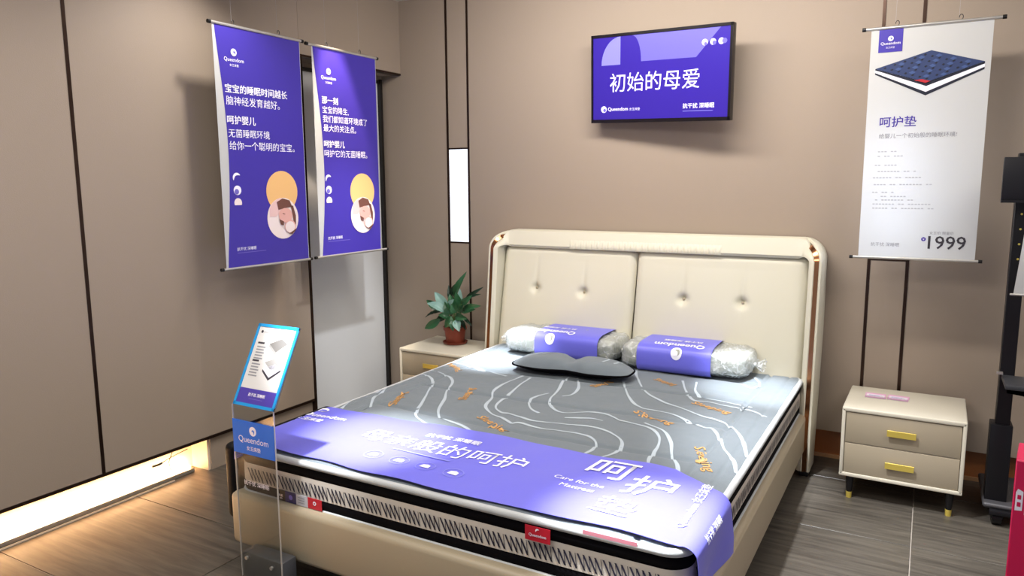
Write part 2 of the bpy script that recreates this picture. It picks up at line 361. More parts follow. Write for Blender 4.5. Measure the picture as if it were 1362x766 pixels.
# ================================================================ LED profile lying in the plinth recess, loose wires
t = tag(empty('led_strip_light', (-3.40, 1.2, 0)), 'glowing warm LED strip on the floor under the left wall panels', 'light')
bx('profile', (-3.425, -1.1, 0), (-3.402, 2.50, .022), M['alu'], t, .003, 1)
bx('profile_lip', (-3.385, -1.1, 0), (-3.380, 2.36, .007), M['kick'], t)
bx('diffuser', (-3.442, -1.1, .002), (-3.427, 2.49, .030), M['led'], t)
adopt(t)
wr = bmesh.new()
tube(wr, [(-3.40, 2.26, .116), (-3.39, 2.30, .120), (-3.38, 2.34, .135), (-3.38, 2.39, .142), (-3.40, 2.46, .140)], .0022, 6)
tube(wr, [(-3.37, 2.36, .186), (-3.37, 2.325, .12), (-3.37, 2.33, .08), (-3.38, 2.35, .055)], .0022, 6)
tube(wr, [(-3.40, 2.25, .113), (-3.39, 2.28, .116), (-3.39, 2.30, .118)], .006, 6)
tag(obj('loose_wire', wr, mat('wire_grey', '3b342c', .5), None, 60), 'thin dark loose wire dangling in the lit plinth recess', 'wire')

# ================================================================ television
tv = tag(empty('television', (-1.383, 4.129, 2.1346)), 'black-framed wall television with purple screen above the bed', 'television')
yaw, tilt, roll = -.13687, .07434, -.03409
ax = Vector((math.cos(yaw)*math.cos(roll), math.sin(yaw)*math.cos(roll), math.sin(roll)))
up = Vector((0, -math.sin(tilt), math.cos(tilt))); up = (up - ax*ax.dot(up)).normalized(); nn = ax.cross(up)   # nn points away from the wall (towards -Y)
W2, H2 = .8600/2, .5014/2
TM = Matrix.Translation((-1.3831, 4.1286, 2.1341)) @ Matrix(((ax.x, up.x, nn.x), (ax.y, up.y, nn.y), (ax.z, up.z, nn.z))).to_4x4()
hs = bx('housing', (-W2, -H2, -.045), (W2, H2, -.004), M['bezel'], tv, .004, 2, TM)
for nm, a, b in (('bezel', (-W2, H2-.016, -.006), (W2, H2, .002)), ('bezel', (-W2, -H2, -.006), (W2, -H2+.020, .002)), ('bezel', (-W2, -H2, -.006), (-W2+.012, H2, .002)), ('bezel', (W2-.014, -H2, -.006), (W2, H2, .002))):
    bx(nm, a, b, M['bezel'], tv, 0, 1, TM)
scr = bx('screen', (-W2+.012, -H2+.02, -.006), (W2-.014, H2-.016, -.003), M['screen'], tv, 0, 1, TM)
bx('wall_bracket', (-.12, -.12, -.075), (.12, .12, -.045), M['blackm'], tv, 0, 1, TM)
tf = lambda u, v, k=1: TM @ Vector((u, v, -.003 + .0006*k))
w_, h_ = W2-.013, H2-.018
flat_poly('screen_shape', [(-w_+.055 + .125*(1-math.cos(a)), h_-.155+.155*math.sin(a)) for a in [PI/2*k/10 for k in range(11)]] + [(-w_+.18, h_-.155)], tf, M['slil2'], scr)
flat_poly('screen_shape', [(w_-.055, h_), (-w_+.255, h_)] + [(-w_+.255+.058*math.sin(a), h_-.145*(1-math.cos(a))) for a in [PI/2*k/8 for k in range(1, 9)]] + [(w_-.19, h_-.145)], tf, M['slil'], scr)
for k in range(3):
    disc('moon_mark', (w_-.142+.046*k, h_-.072), .0165, lifted(tf, 2), M['sink'], scr)
    disc('moon_mark', (w_-.142+.046*k+(.004, .007, .018)[k], h_-.072-(.008, .006, .0)[k]), (.009, .011, .014)[k], lifted(tf, 3), M['slil'], scr)
text('初始的母爱', tf, -.305, -.075, width=.555, m=M['sink'], parent=scr)
disc('logo_disc', (-w_+.072, -h_+.060), .019, tf, M['sink'], scr); disc('logo_shade', (-w_+.077, -h_+.055), .010, lifted(tf, 2), M['slil'], scr)
text('Queendom', tf, -w_+.10, -h_+.047, width=.132, m=M['sink'], parent=scr, bold=.012)
text('女王床垫', tf, -w_+.242, -h_+.050, width=.068, m=M['sink'], parent=scr)
text('抗干扰 深睡眠', tf, w_-.078-.182, -h_+.052, width=.182, m=M['sink'], parent=scr, bold=.018)
flat_poly('thin_rule', [(w_-.26, -h_+.036), (w_-.085, -h_+.036), (w_-.085, -h_+.039), (w_-.26, -h_+.039)], tf, M['slil2'], scr)
adopt(tv)

# ================================================================ hanging banners
def curl(o, xd, w, h, bow, side=.0):
    """vertical sheet hanging from o (top left corner) along xd; bows out of plane a little"""
    o = Vector(o); xd = Vector(xd).normalized(); n = xd.cross(Vector((0, 0, 1)))   # towards the viewer
    def f(u, v, k=0):
        s = max(0, min(1, -v/h)); q = max(0, min(1, u/w))
        d = bow*math.sin(PI*s)*(.5 + .5*math.cos(PI*q)) + side*math.sin(PI*q)*math.sin(PI*s)
        return o + xd*u + Vector((0, 0, v)) + n*(d + .0012*k)
    return f
def banner(name, label, o, xd, w, h, printm, rods, group, bow, inset):
    t = tag(empty(name, tuple(Vector(o) + Vector(xd)*w/2)), label, 'banner', group)
    f = curl(o, xd, w, h, bow)
    xd = Vector(xd); o_ = Vector(o)
    sh = sheet('sheet', lambda a, b: f(a*w, -b*h), 10, 30, M['paper'], t)
    (a0, a1), (b0, b1) = rods
    p0 = o_ + xd*a0; p1 = o_ + xd*a1
    q0 = o_ + xd*b0 + Vector((0, 0, -h)); q1 = o_ + xd*b1 + Vector((0, 0, -h))
    r = rod('top_rod', [p0, p1], .008, M['alu'], t)
    for p, s in ((p0, -1), (p1, 1)): rod('end_cap', [p - xd*.004*s, p + xd*.012*s], .0095, M['dark'], r)
    r = rod('bottom_rod', [q0, q1], .007, M['alu'], t)
    for p, s in ((q0, -1), (q1, 1)): rod('end_cap', [p - xd*.004*s, p + xd*.012*s], .0085, M['dark'], r)
    for s in (.22, .74):
        b = o_ + xd*w*s
        pts = [b + Vector((0, 0, .006)) + xd*.008*math.sin(k*.7) + Vector((0, 0, .012 - .012*math.cos(k*.7))) for k in range(8)]
        hk = rod('hook', pts, .0018, M['dark'], t, 6)
        rod('hanging_line', [pts[-1], (pts[-1].x, pts[-1].y, ZC)], .0004, M['faint'], hk, 3)
    if printm:
        g = lambda a, b: f(inset(b) + a*(w - inset(b) - .004), -b*h - (.006 if b < .5 else -.004)*(1 if b in (0, 1) else 0), 1)
        sheet('print', g, 10, 30, printm, t)
    return t, f

SP = '抗干扰 深睡眠'
XB = -3.10
def purple_art(t, f, w, h, lines, lg, circ, mx, sl):
    L = lambda k: (lambda u, v, kk=0: f(u, v, k + kk))
    ink = M['ink']
    logo(lg, .018, L(2), ink, M['purple'], t)
    text('Queendom', L(2), lg[0], lg[1]-.049, width=.122, m=ink, parent=t, anchor='c')
    text('女王床垫', L(2), lg[0], lg[1]-.070, width=.056, m=ink, parent=t, anchor='c')
    for s, u, v, wd, b in lines: text(s, L(2), u, v, width=wd, m=ink, parent=t, bold=b)
    c = circ; r = .112
    disc('orange_circle', c, r, L(2), M['orange'], t, n=36)
    c2 = (c[0] - .003, c[1] - .145)
    pc = disc('photo_circle', c2, r, L(3), M['blanket'], t, n=36)
    P = lambda pts: [(c2[0] + x*r, c2[1] + y*r) for x, y in pts]
    flat_poly('photo_background', P([(-.62, .78), (-.3, .95), (0, 1), (.0, .4), (-.45, .1), (-.85, .1), (-.85, .5)]), L(4), M['skin2'], pc)
    flat_poly('photo_hair', P([(-.38, .80), (.0, .97), (.45, .86), (.60, .55), (.2, .50), (-.3, .42)]), L(5), M['hair'], pc)
    flat_poly('photo_hair', P([(.50, .60), (.66, .60), (.82, .1), (.80, -.35), (.66, -.30), (.62, .1)]), L(5), M['hair'], pc)
    disc('photo_face', (c2[0]+.14*r, c2[1]+.14*r), r*.44, L(6), M['skin'], pc, ry=r*.36)
    flat_poly('photo_eye', P([(-.06, .22), (.10, .18), (.10, .21), (-.05, .26)]), L(7), M['hair'], pc)
    flat_poly('photo_shade', P([(-.30, -.02), (.0, -.16), (-.02, -.34), (-.2, -.30)]), L(7), M['hair'], pc)
    disc('photo_toy', (c2[0]+.40*r, c2[1]-.42*r), r*.36, L(7), M['skin'], pc, ry=r*.33)
    disc('photo_toy', (c2[0]+.38*r, c2[1]-.44*r), r*.31, L(8), M['blanket'], pc, ry=r*.28)
    flat_poly('photo_shade', P([(.30, -.76), (.80, -.52), (.76, -.60), (.50, -.80)]), L(9), M['hair'], pc)
    for k in range(3):
        cc = (mx, -.750 - .064*k)
        if k == 0: moon((cc[0], cc[1]), .025, L(2), ink, t, .55)
        elif k == 1:
            disc('moon_mark', cc, .024, L(2), ink, t); disc('moon_shade', (cc[0]-.006, cc[1]-.007), .014, L(3), M['lilac'], t)
        else: disc('moon_mark', cc, .024, L(2), M['blanket'], t, a0=-.5, a1=PI+.5)
    text(SP, L(2), sl[0], sl[1], width=.125, m=M['ink'], parent=t)
    flat_poly('thin_rule', [(sl[0], sl[1]-.012), (sl[0]+.19, sl[1]-.012), (sl[0]+.19, sl[1]-.009), (sl[0], sl[1]-.009)], L(2), M['lilac'], t)

w1, h1 = .577, 1.213
t, f = banner('hanging_banner', 'purple banner farther from the door, hanging before the taupe panels', (XB, 2.541, 2.332), (0, 1, 0), w1, h1, M['purple'], ((-.012, w1+.014), (-.022, w1+.012)), 'purple banners on the left wall', .0, lambda b: .012 + .042*math.sin(PI*min(1, b*1.0))**1.2)
purple_art(t, f, w1, h1, [('宝宝的睡眠时间越长', .055, -.328, .410, .02), ('脑神经发育越好。', .057, -.388, .352, 0), ('呵护婴儿', .057, -.482, .180, .02), ('无菌睡眠环境', .060, -.548, .268, 0), ('给你一个聪明的宝宝。', .062, -.610, .440, 0)], (.120, -.128), (.396, -.825), .095, (.072, -1.125))
adopt(t)
w2 = .556
t, f = banner('hanging_banner', 'purple banner nearer the room corner, hanging directly before the white door', (XB, 3.208, 2.326), (0, 1, 0), w2, h1-.008, M['purple'], ((-.034, w2+.01), (-.03, w2+.055)), 'purple banners on the left wall', .0, lambda b: .008 + .055*math.sin(PI*min(1, b*.9))**1.3)
purple_art(t, f, w2, h1, [('那一刻', .066, -.318, .132, .02), ('宝宝的降生,', .066, -.373, .222, 0), ('我们都知道环境成了', .067, -.424, .388, 0), ('最大的关注点。', .070, -.476, .280, 0), ('呵护婴儿', .068, -.568, .175, .02), ('呵护它的无菌睡眠。', .068, -.623, .378, 0)], (.128, -.133), (.390, -.828), .093, (.070, -1.108))
adopt(t)
# white banner on the right
w3, h3 = .495, 1.092
o3 = (-.298, 4.05, 2.262)
t, f = banner('hanging_banner', 'white banner with a navy mattress picture and the price 1999', o3, (1, -.006, 0), w3, h3, None, ((-.028, w3+.034), (-.028, w3+.018)), None, .0, None)
L = lambda k: (lambda u, v, kk=0: f(u, v, k + kk))
R_ = lambda x0, y0, x1, y1: [(x0, y0), (x1, y0), (x1, y1), (x0, y1)]
flat_poly('logo_square', R_(.034, -.112, .136, -.006), L(1), M['purple'], t)
logo((.085, -.050), .012, L(2), M['ink'], M['purple'], t)
text('Queendom', L(2), .085, -.080, width=.084, m=M['ink'], parent=t, anchor='c', bold=.01)
text('女王床垫', L(2), .085, -.095, width=.038, m=M['ink'], parent=t, anchor='c')
# mattress picture (printed): corners measured on the sheet
A, B, C_, D = (.026, -.186), (.257, -.119), (.472, -.186), (.245, -.262)
dn = lambda p, d: (p[0], p[1]-d)
flat_poly('picture_side', [A, D, dn(D, .060), dn(A, .026)], L(1), M['navy3'], t)
flat_poly('picture_side', [D, C_, dn(C_, .034), dn(D, .060)], L(1), M['navy3'], t)
flat_poly('picture_white_band', [dn(A, .006), dn(D, .018), dn(D, .044), dn(A, .018)], L(2), M['ink'], t)
flat_poly('picture_white_band', [dn(D, .018), dn(C_, .010), dn(C_, .024), dn(D, .044)], L(2), M['ink'], t)
flat_poly('picture_top', [A, D, C_, B], L(3), M['navy'], t)
bl_ = lambda a, b: tuple((A[i]*(1-a)*(1-b) + D[i]*a*(1-b) + B[i]*(1-a)*b + C_[i]*a*b) for i in (0, 1))
for i in range(7):
    for j in range(5):
        a, b = (i+.6)/7.4, (j+.6)/5.6
        p = bl_(a, b)
        flat_poly('picture_tuft', [(p[0]-.007, p[1]-.001), (p[0], p[1]-.005), (p[0]+.007, p[1]+.001), (p[0], p[1]+.005)], L(4), M['navy3'], t)
        if (i + j) % 2: 
            q = bl_(a+.05, b+.07); flat_poly('picture_sheen', [(q[0]-.014, q[1]), (q[0], q[1]-.008), (q[0]+.014, q[1]), (q[0], q[1]+.008)], L(4), M['navy2'], t)
flat_poly('picture_label', [(.195, -.250), (.242, -.265), (.262, -.258), (.225, -.247)], L(5), M['rprint'], t)
text('呵护垫', L(1), .060, -.462, width=.155, m=M['violet'], parent=t, bold=.012)
text('给婴儿一个初始般的睡眠环境!', L(1), .060, -.515, width=.325, m=M['grey_ink'], parent=t)
for i, (u, v, wd) in enumerate(((.06, -.580, .09), (.06, -.602, .12), (.05, -.645, .11), (.05, -.675, .19), (.045, -.705, .21), (.05, -.738, .27), (.045, -.775, .10), (.07, -.795, .13), (.06, -.812, .17), (.05, -.832, .27), (.05, -.852, .28))):
    n = int(wd/.014)
    for k in range(n):   # lines of print too small to read
        if (k*7 + i*3) % 11 < 9: flat_poly('small_print', R_(u + k*.014, v, u + k*.014 + .010, v + .005), L(1), M['faint'] if i < 8 else M['lilac'] if i == 99 else M['faint'], t)
text('女王价 限量价', L(1), .303, -.972, width=.10, m=M['grey_ink'], parent=t)
text('1999', L(1), .300, -1.040, width=.154, m=M['dark_ink'], parent=t, bold=.01)
disc('price_dot', (.280, -.995), .010, L(1), M['violet'], t)
text('¥', L(2), .280, -1.000, height=.010, m=M['ink'], parent=t, anchor='c')
text(SP, L(1), .053, -1.035, width=.126, m=M['grey_ink'], parent=t)
adopt(t)
# ================================================================ bed
BX0, BX1 = -2.475, -.465     # headboard outer
bed = tag(empty('bed', (-1.465, 3.1, 0)), 'cream leather double bed with rounded winged headboard and rose gold edging', 'bed')
CXB = (BX0 + BX1)/2
RC = .115; ZT = 1.245
def arch(off, n_side=14, n_arc=12, n_top=30):
    """outline of the headboard seen from the front, offset inwards by off: list of (x, z, q) q=0 foot .. 1 top"""
    x1 = BX1 - off; x0 = BX0 + off; zt = ZT - off; r = max(.02, RC - off); zs = zt - r
    P = [(x1, .03 + (zs-.03)*i/n_side, i/n_side*.6) for i in range(n_side+1)]
    P += [(x1 - r + r*math.cos(a), zs + r*math.sin(a), .6 + .4*k/n_arc) for k in range(1, n_arc+1) for a in [PI/2*k/n_arc]]
    P += [(x1 - r - (x1-x0-2*r)*i/n_top, zt, 1) for i in range(1, n_top)]
    Q = [(x0 + x1 - x, z, q) for x, z, q in P[:n_side+n_arc+1]]
    return P + Q[::-1]
def yf(z, q):   # front edge of the wings leans back with height, and runs back along the top
    s = max(0, (q-.6)/.4)
    return 3.985 + .10*max(0, z-.25)/.95 + .055*(s*s*(3-2*s))
def yb(z): return 4.285 - .14*max(0, 1 - z/.75)
def sweep(name, sec, m, lo=0, hi=None, parent=bed):
    """sec(x-offset section): list of functions (z,q)->(off,y)"""
    base = arch(0); n = len(base); hi = hi or n
    cols = []
    for off_y in sec:
        col = []
        for i in range(lo, hi):
            x, z, q = base[i]; off, y = off_y(z, q)
            a = arch(off)[i]; col.append(Vector((a[0], y, a[1])))
        cols.append(col)
    bm = bmesh.new(); V = [[bm.verts.new(p) for p in c] for c in cols]
    k = len(V); L_ = hi - lo
    for j in range(k):
        for i in range(L_-1): bm.faces.new((V[j][i], V[j][i+1], V[(j+1) % k][i+1], V[(j+1) % k][i]))
    bm.faces.new([V[j][0] for j in range(k)]); bm.faces.new([V[j][-1] for j in range(k)][::-1])
    return obj(name, bm, m, parent, 42)
sm_ = lambda t: (lambda u: u*u*(3-2*u))(max(0, min(1, t)))
io = lambda z, q: .036 - .037*sm_((q-.80)/.20)
wid = lambda q: .066 + .042*max(0, (q-.6)/.4)     # the top band is taller than the side wings
sweep('inner_shell', [lambda z, q: (wid(q), yf(z, q) + .075*max(0,(q-.6)/.4)*0 + .012 + .0), lambda z, q: (wid(q)*.86, yf(z, q) + .002), lambda z, q: (wid(q)*.62, yf(z, q)-.002 + .012*max(0,(q-.6)/.4)), lambda z, q: (io(z, q)+.006, yf(z, q) + .03*max(0,(q-.6)/.4)), lambda z, q: (io(z, q), yf(z, q) + .006 + .04*max(0,(q-.6)/.4)),
                      lambda z, q: (io(z, q), yb(z)-.005), lambda z, q: (wid(q), yb(z)-.005)], M['leather'])
OB = lambda q: .10*sm_((q-.78)/.22)
sweep('outer_shell', [lambda z, q: (.017, yf(z, q) + .006 + OB(q)), lambda z, q: (.012, yf(z, q) + OB(q)), lambda z, q: (.004, yf(z, q) + .002 + OB(q)), lambda z, q: (0, yf(z, q) + .010 + OB(q)), lambda z, q: (0, yb(z)), lambda z, q: (.017, yb(z))], M['leather'])
NA = len(arch(0))
SK = lambda q: .022*sm_((q-.76)/.2)
gs = [lambda z, q: (.040, yf(z, q) + .004 + SK(q)), lambda z, q: (.0165, yf(z, q) + .004 + SK(q)), lambda z, q: (.0165, yf(z, q) + .09), lambda z, q: (.040, yf(z, q) + .09)]
sweep('metal_edging', gs, M['gold'], 0, 23); sweep('metal_edging', gs, M['gold'], NA-23, NA)
for x in (BX0 + .03, BX1 - .03): bx('wing_foot', (x-.022, 4.0, 0), (x+.022, 4.05, .032), M['dark'], bed, .004)
# tufted panels
PT = .092    # top inset
def pan(x0, x1, tufts):
    z0, z1 = .30, 1.150
    def f(a, b):
        x = x0 + (x1-x0)*a; z = z0 + (z1-z0)*b
        e = min(a, 1-a)*(x1-x0); t_ = (1-b)*(z1-z0)
        ed = min(1, e/.05); ed = math.sqrt(max(0, 1-(1-ed)**2)); et = min(1, t_/.05); et = math.sqrt(max(0, 1-(1-et)**2))
        cr_ = .05
        if t_ < cr_ and e < cr_: q_ = math.hypot(cr_-t_, cr_-e)/cr_; ed = et = math.sqrt(max(0, 1-min(1, q_)**2))
        d = .055*min(ed, et)*(.72 + .28*math.sin(PI*a)*math.sin(PI*min(1, b+.1)))
        for tx, tz in tufts:
            r2 = ((x-tx)/.05)**2 + ((z-tz)/.045)**2; d -= .030*math.exp(-r2*3.2)
            if z > tz: d -= .016*math.exp(-((x-tx)/.013)**2)*math.exp(-(z-tz)/.08)
            else: d -= .006*math.exp(-((x-tx)/.012)**2)*math.exp((z-tz)/.04)
        y = 4.085 + .125*(z-.5)/.65 - d
        return Vector((x, y, z))
    bm = bmesh.new(); vs = grid(bm, f, 110, 130)
    p = obj('tufted_panel', bm, M['leather'], bed, 180)
    for tx, tz in tufts:
        bm = bmesh.new(); yy = 4.085 + .125*(tz-.5)/.65 - .024; bmesh.ops.create_uvsphere(bm, u_segments=12, v_segments=8, radius=.008, matrix=Matrix.Translation((tx, yy, tz)) @ Matrix.Diagonal((1, .5, 1, 1)))
        obj('button', bm, M['leather2'], p, 180)
pan(-2.405, -1.503, [(-2.15, .885), (-1.822, .878)])
pan(-1.497, -.535, [(-1.200, .880), (-.868, .882)])
bx('back_board', (-2.42, 4.20, .25), (-.52, 4.262, 1.17), M['leather2'], bed, .004)
# pleated trim in the middle of the top band
def pleat(a, b):
    x = -1.93 + .93*a; n = 26; u = a*n; v = b
    d = .012*abs(math.sin(PI*u))*(1-b)*min(1, .3+b*3) + .010*abs(math.sin(PI*(u+.5)))*b*(1-b)*2
    return Vector((x, 4.150 + .013*b - 1.1*d, 1.141 + .058*b))
bm = bmesh.new(); grid(bm, pleat, 208, 6)
obj('pleated_trim', bm, M['leather'], bed, 180)
# rails
def rail(name, a, b, m=M['leather2']):
    bm = bmesh.new(); box(bm, a, b, .022, 4); return obj(name, bm, m, bed, 60)
rail('foot_rail', (-2.365, 1.885, .122), (-.495, 1.955, .335))
rail('side_rail', (-.560, 1.93, .122), (-.497, 4.05, .335)); rail('side_rail', (-2.365, 1.93, .122), (-2.31, 4.05, .335))
bx('slat_base', (-2.31, 1.95, .24), (-.555, 4.08, .318), M['dark'], bed)
for x in (-2.30, -.66):
    for y in (2.06, 3.8):
        bm = bmesh.new(); lathe(bm, [(.018, 0), (.026, .24)], (x, y, 0), 16); obj('leg', bm, M['dark'], bed, 40)
adopt(bed)

# ================================================================ mattress
MX0, MX1, MY0, MY1 = -2.372, -.530, 1.930, 4.075
MR_ = .075
def rr(off, n=8):
    x0, x1, y0, y1 = MX0-off, MX1+off, MY0-off, MY1+off; r = MR_ + off; P = []
    for cx, cy, a0 in ((x1-r, y0+r, -PI/2), (x1-r, y1-r, 0), (x0+r, y1-r, PI/2), (x0+r, y0+r, PI)):
        for k in range(n+1): P.append((cx + r*math.cos(a0+PI/2*k/n), cy + r*math.sin(a0+PI/2*k/n)))
    return P
def band(name, prof, m, parent, cap=False):
    bm = bmesh.new(); rings = [[bm.verts.new((x, y, z)) for x, y in rr(off)] for z, off in prof]; n = len(rings[0])
    for a, b in zip(rings, rings[1:]):
        for k in range(n): bm.faces.new((a[k], a[(k+1) % n], b[(k+1) % n], b[k]))
    if cap: bm.faces.new(rings[0][::-1]); bm.faces.new(rings[-1])
    return obj(name, bm, m, parent, 50)
mt = tag(empty('mattress', (-1.45, 3.0, .32)), 'grey patterned mattress with black and cream side bands on the bed', 'mattress')
band('core', [(.322, -.012), (.50, -.012)], M['blackf'], mt, True)
bulge = lambda z0, z1, o, n=6: [(z0 + (z1-z0)*k/n, -.004 + o*math.sin(PI*k/n)) for k in range(n+1)]
def ring_tube(name, z, r, m, off):
    bm = bmesh.new(); P = rr(off); n = len(P); rings = []
    for x, y in P:
        pass
    secs = 8
    cx, cy = (MX0+MX1)/2, (MY0+MY1)/2
    rings = [[bm.verts.new((x, y, z + r*math.sin(2*PI*s/secs))) for x, y in rr(off + r*math.cos(2*PI*s/secs))] for s in range(secs)]
    for s in range(secs):
        a, b = rings[s], rings[(s+1) % secs]
        for k in range(n): bm.faces.new((a[k], a[(k+1) % n], b[(k+1) % n], b[k]))
    return obj(name, bm, m, mt, 180)
ring_tube('bottom_piping', .330, .008, M['piping'], -.002)
band('black_band', bulge(.337, .376, .004), M['blackf'], mt)
band('cream_band', [(.375, -.001), (.452, -.001)], M['whitef'], mt)
band('black_band', bulge(.451, .499, .006), M['blackf'], mt)
ring_tube('top_piping', .5035, .0138, M['piping'], -.003)
# quilted top
SEAMS = [2.62, 3.02, 3.42, 3.80]
def sq2rr(a, b):
    x = MX0 + .004 + (MX1-MX0-.008)*a; y = MY0 + .004 + (MY1-MY0-.008)*b; r = MR_ - .004
    cx = min(max(x, MX0+.004+r), MX1-.004-r); cy = min(max(y, MY0+.004+r), MY1-.004-r)
    dx, dy = x-cx, y-cy
    if dx and dy:
        m_ = max(abs(dx), abs(dy)); L_ = math.hypot(dx, dy); x = cx + dx*m_/L_; y = cy + dy*m_/L_
    return x, y
def topz(x, y):
    e = min(x-MX0, MX1-x, y-MY0, MY1-y); z = .507 + .016*(1-math.exp(-max(0, e)/.022))
    g = 0
    for s in SEAMS:
        d = y - s - .03*math.sin(x*2.3 + s*3); 
        if MX0+.15 < x < MX1-.15: g += math.exp(-(d/.014)**2)
    for sx in (MX0+.155, MX1-.155): g += math.exp(-((x-sx)/.008)**2)
    for sx in (MX0+.06, MX1-.06): g += .5*math.exp(-((x-sx)/.006)**2)
    z -= .013*min(1.2, g)
    z += .0045*(mnoise.noise(Vector((x*7, y*7, 1))) ) + .0012*mnoise.noise(Vector((x*25, y*25, 4)))
    return z
bm = bmesh.new(); grid(bm, lambda a, b: (lambda p: Vector((p[0], p[1], topz(*p))))(sq2rr(a, b)), 200, 230)
top = obj('quilted_top', bm, M['ticking'], mt, 180)
LINES= [[(-1.335, 3.54), (-1.321, 3.508), (-1.228, 3.317), (-1.148, 3.19), (-1.091, 3.138)], [(-1.348, 3.765), (-1.304, 3.658), (-1.179, 3.421), (-1.072, 3.302), (-0.932, 3.215), (-0.818, 3.147), (-0.73, 3.114), (-0.661, 3.055), (-0.596, 2.928), (-0.535, 2.736)], [(-1.091, 3.138), (-0.956, 3.116), (-0.863, 3.062), (-0.772, 2.995), (-0.733, 2.996), (-0.678, 2.902), (-0.636, 2.791), (-0.576, 2.685), (-0.538, 2.565)], [(-1.062, 3.68), (-0.994, 3.503), (-0.92, 3.369), (-0.857, 3.376), (-0.753, 3.351), (-0.64, 3.323), (-0.566, 3.278)], [(-0.99, 3.684), (-0.949, 3.516), (-0.881, 3.427), (-0.778, 3.411), (-0.649, 3.369)], [(-1.615, 3.475), (-1.609, 3.394), (-1.556, 3.22), (-1.521, 3.061), (-1.461, 2.954), (-1.379, 2.909), (-1.276, 2.964), (-1.19, 2.969), (-1.118, 2.925)], [(-1.563, 3.469), (-1.483, 3.304), (-1.463, 3.192), (-1.492, 3.133)], [(-1.572, 3.148), (-1.596, 3.071), (-1.599, 2.996), (-1.536, 2.891), (-1.469, 2.841)], [(-1.59, 2.776), (-1.506, 2.749), (-1.434, 2.736), (-1.31, 2.763), (-1.162, 2.785), (-1.059, 2.731), (-1.003, 2.658), (-0.989, 2.553), (-1.021, 2.474)], [(-1.506, 2.657), (-1.477, 2.684), (-1.348, 2.665), (-1.222, 2.678), (-1.146, 2.666), (-1.093, 2.609), (-1.079, 2.536), (-1.088, 2.483)], [(-1.343, 2.845), (-1.24, 2.881), (-1.175, 2.875)], [(-1.118, 2.925), (-1.06, 2.916), (-0.969, 2.889), (-0.899, 2.799), (-0.866, 2.682), (-0.857, 2.562), (-0.834, 2.473)], [(-1.012, 2.945), (-0.91, 2.883), (-0.839, 2.763), (-0.792, 2.628), (-0.748, 2.549), (-0.722, 2.479)], [(-2.354, 2.596), (-2.315, 2.489)], [(-2.409, 2.894), (-2.353, 2.817), (-2.333, 2.757)], [(-2.392, 2.949), (-2.32, 2.793), (-2.287, 2.69), (-2.217, 2.576), (-2.21, 2.51)], [(-2.392, 3.162), (-2.294, 3.141), (-2.198, 3.053), (-2.109, 2.885), (-2.024, 2.717), (-1.956, 2.578), (-1.871, 2.509), (-1.783, 2.464)], [(-2.384, 3.265), (-2.228, 3.202), (-2.118, 3.116), (-2.038, 2.944), (-1.967, 2.823), (-1.883, 2.65), (-1.8, 2.579), (-1.675, 2.536), (-1.574, 2.474)], [(-1.841, 3.381), (-1.85, 3.266), (-1.85, 3.149), (-1.825, 3.037), (-1.775, 2.943), (-1.734, 2.818), (-1.654, 2.74), (-1.584, 2.711), (-1.506, 2.657)], [(-1.788, 3.366), (-1.773, 3.214), (-1.732, 3.026), (-1.699, 2.854), (-1.636, 2.783), (-1.59, 2.776)], [(-2.353, 3.458), (-2.242, 3.437), (-2.121, 3.405), (-1.997, 3.36), (-1.916, 3.333)], [(-2.333, 3.747), (-2.192, 3.689), (-2.061, 3.674), (-1.964, 3.643)], [(-0.787, 3.767), (-0.719, 3.709), (-0.702, 3.812), (-0.75, 3.918)]]
WORDS= [((-2.124, 2.643), (-2.209, 2.832)), ((-1.875, 2.858), (-1.944, 3.04)), ((-1.684, 2.666), (-1.488, 2.563)), ((-1.101, 3.058), (-0.912, 2.977)), ((-0.737, 2.754), (-0.639, 2.538)), ((-0.913, 3.319), (-0.731, 3.237)), ((-1.416, 3.352), (-1.397, 3.425)), ((-1.199, 3.629), (-1.118, 3.59)), ((-2.378, 3.425), (-2.214, 3.318))]
def smooth_path(P, n=7):
    P = [Vector((*p, 0)) for p in P]; P = [P[0]*2 - P[1]] + P + [P[-1]*2 - P[-2]]; out = []
    for i in range(1, len(P)-2):
        for k in range(n):
            t_ = k/n; a, b, c, d = P[i-1:i+3]
            out.append(.5*((2*b) + (c-a)*t_ + (2*a-5*b+4*c-d)*t_*t_ + (3*b-a-3*c+d)*t_**3))
    out.append(P[-2]); return out
for L_ in LINES:
    sp = smooth_path(L_); bm = bmesh.new(); prev = None
    for i, p in enumerate(sp):
        if not (MX0+.01 < p.x < MX1-.01 and MY0+.02 < p.y < MY1-.02): prev = None; continue
        d = (sp[min(i+1, len(sp)-1)] - sp[max(i-1, 0)]).normalized(); s = Vector((-d.y, d.x, 0)); wv = .0064 + .0018*math.sin(i*.35 + L_[0][0]*9)
        a = p + s*wv; b = p - s*wv
        va = bm.verts.new((a.x, a.y, topz(a.x, a.y) + .0014)); vb = bm.verts.new((b.x, b.y, topz(b.x, b.y) + .0014))
        if prev: bm.faces.new((prev[0], prev[1], vb, va))
        prev = (va, vb)
    obj('woven_line', bm, M['line'], top, 'raw')
for p, q in WORDS:
    p = Vector((*p, 0)); q = Vector((*q, 0)); d = (q-p).normalized(); s = Vector((-d.y, d.x, 0))
    text('Sleeping', (lambda u, v, p=p, d=d, s=s: (lambda P: Vector((P.x, P.y, topz(P.x, P.y) + .002)))(p + d*u + s*v)), 0, -.02, width=max(.14, (q-p).length*1.05), height=.055, m=M['emb'], parent=top, bold=.012, name='embroidered_word')
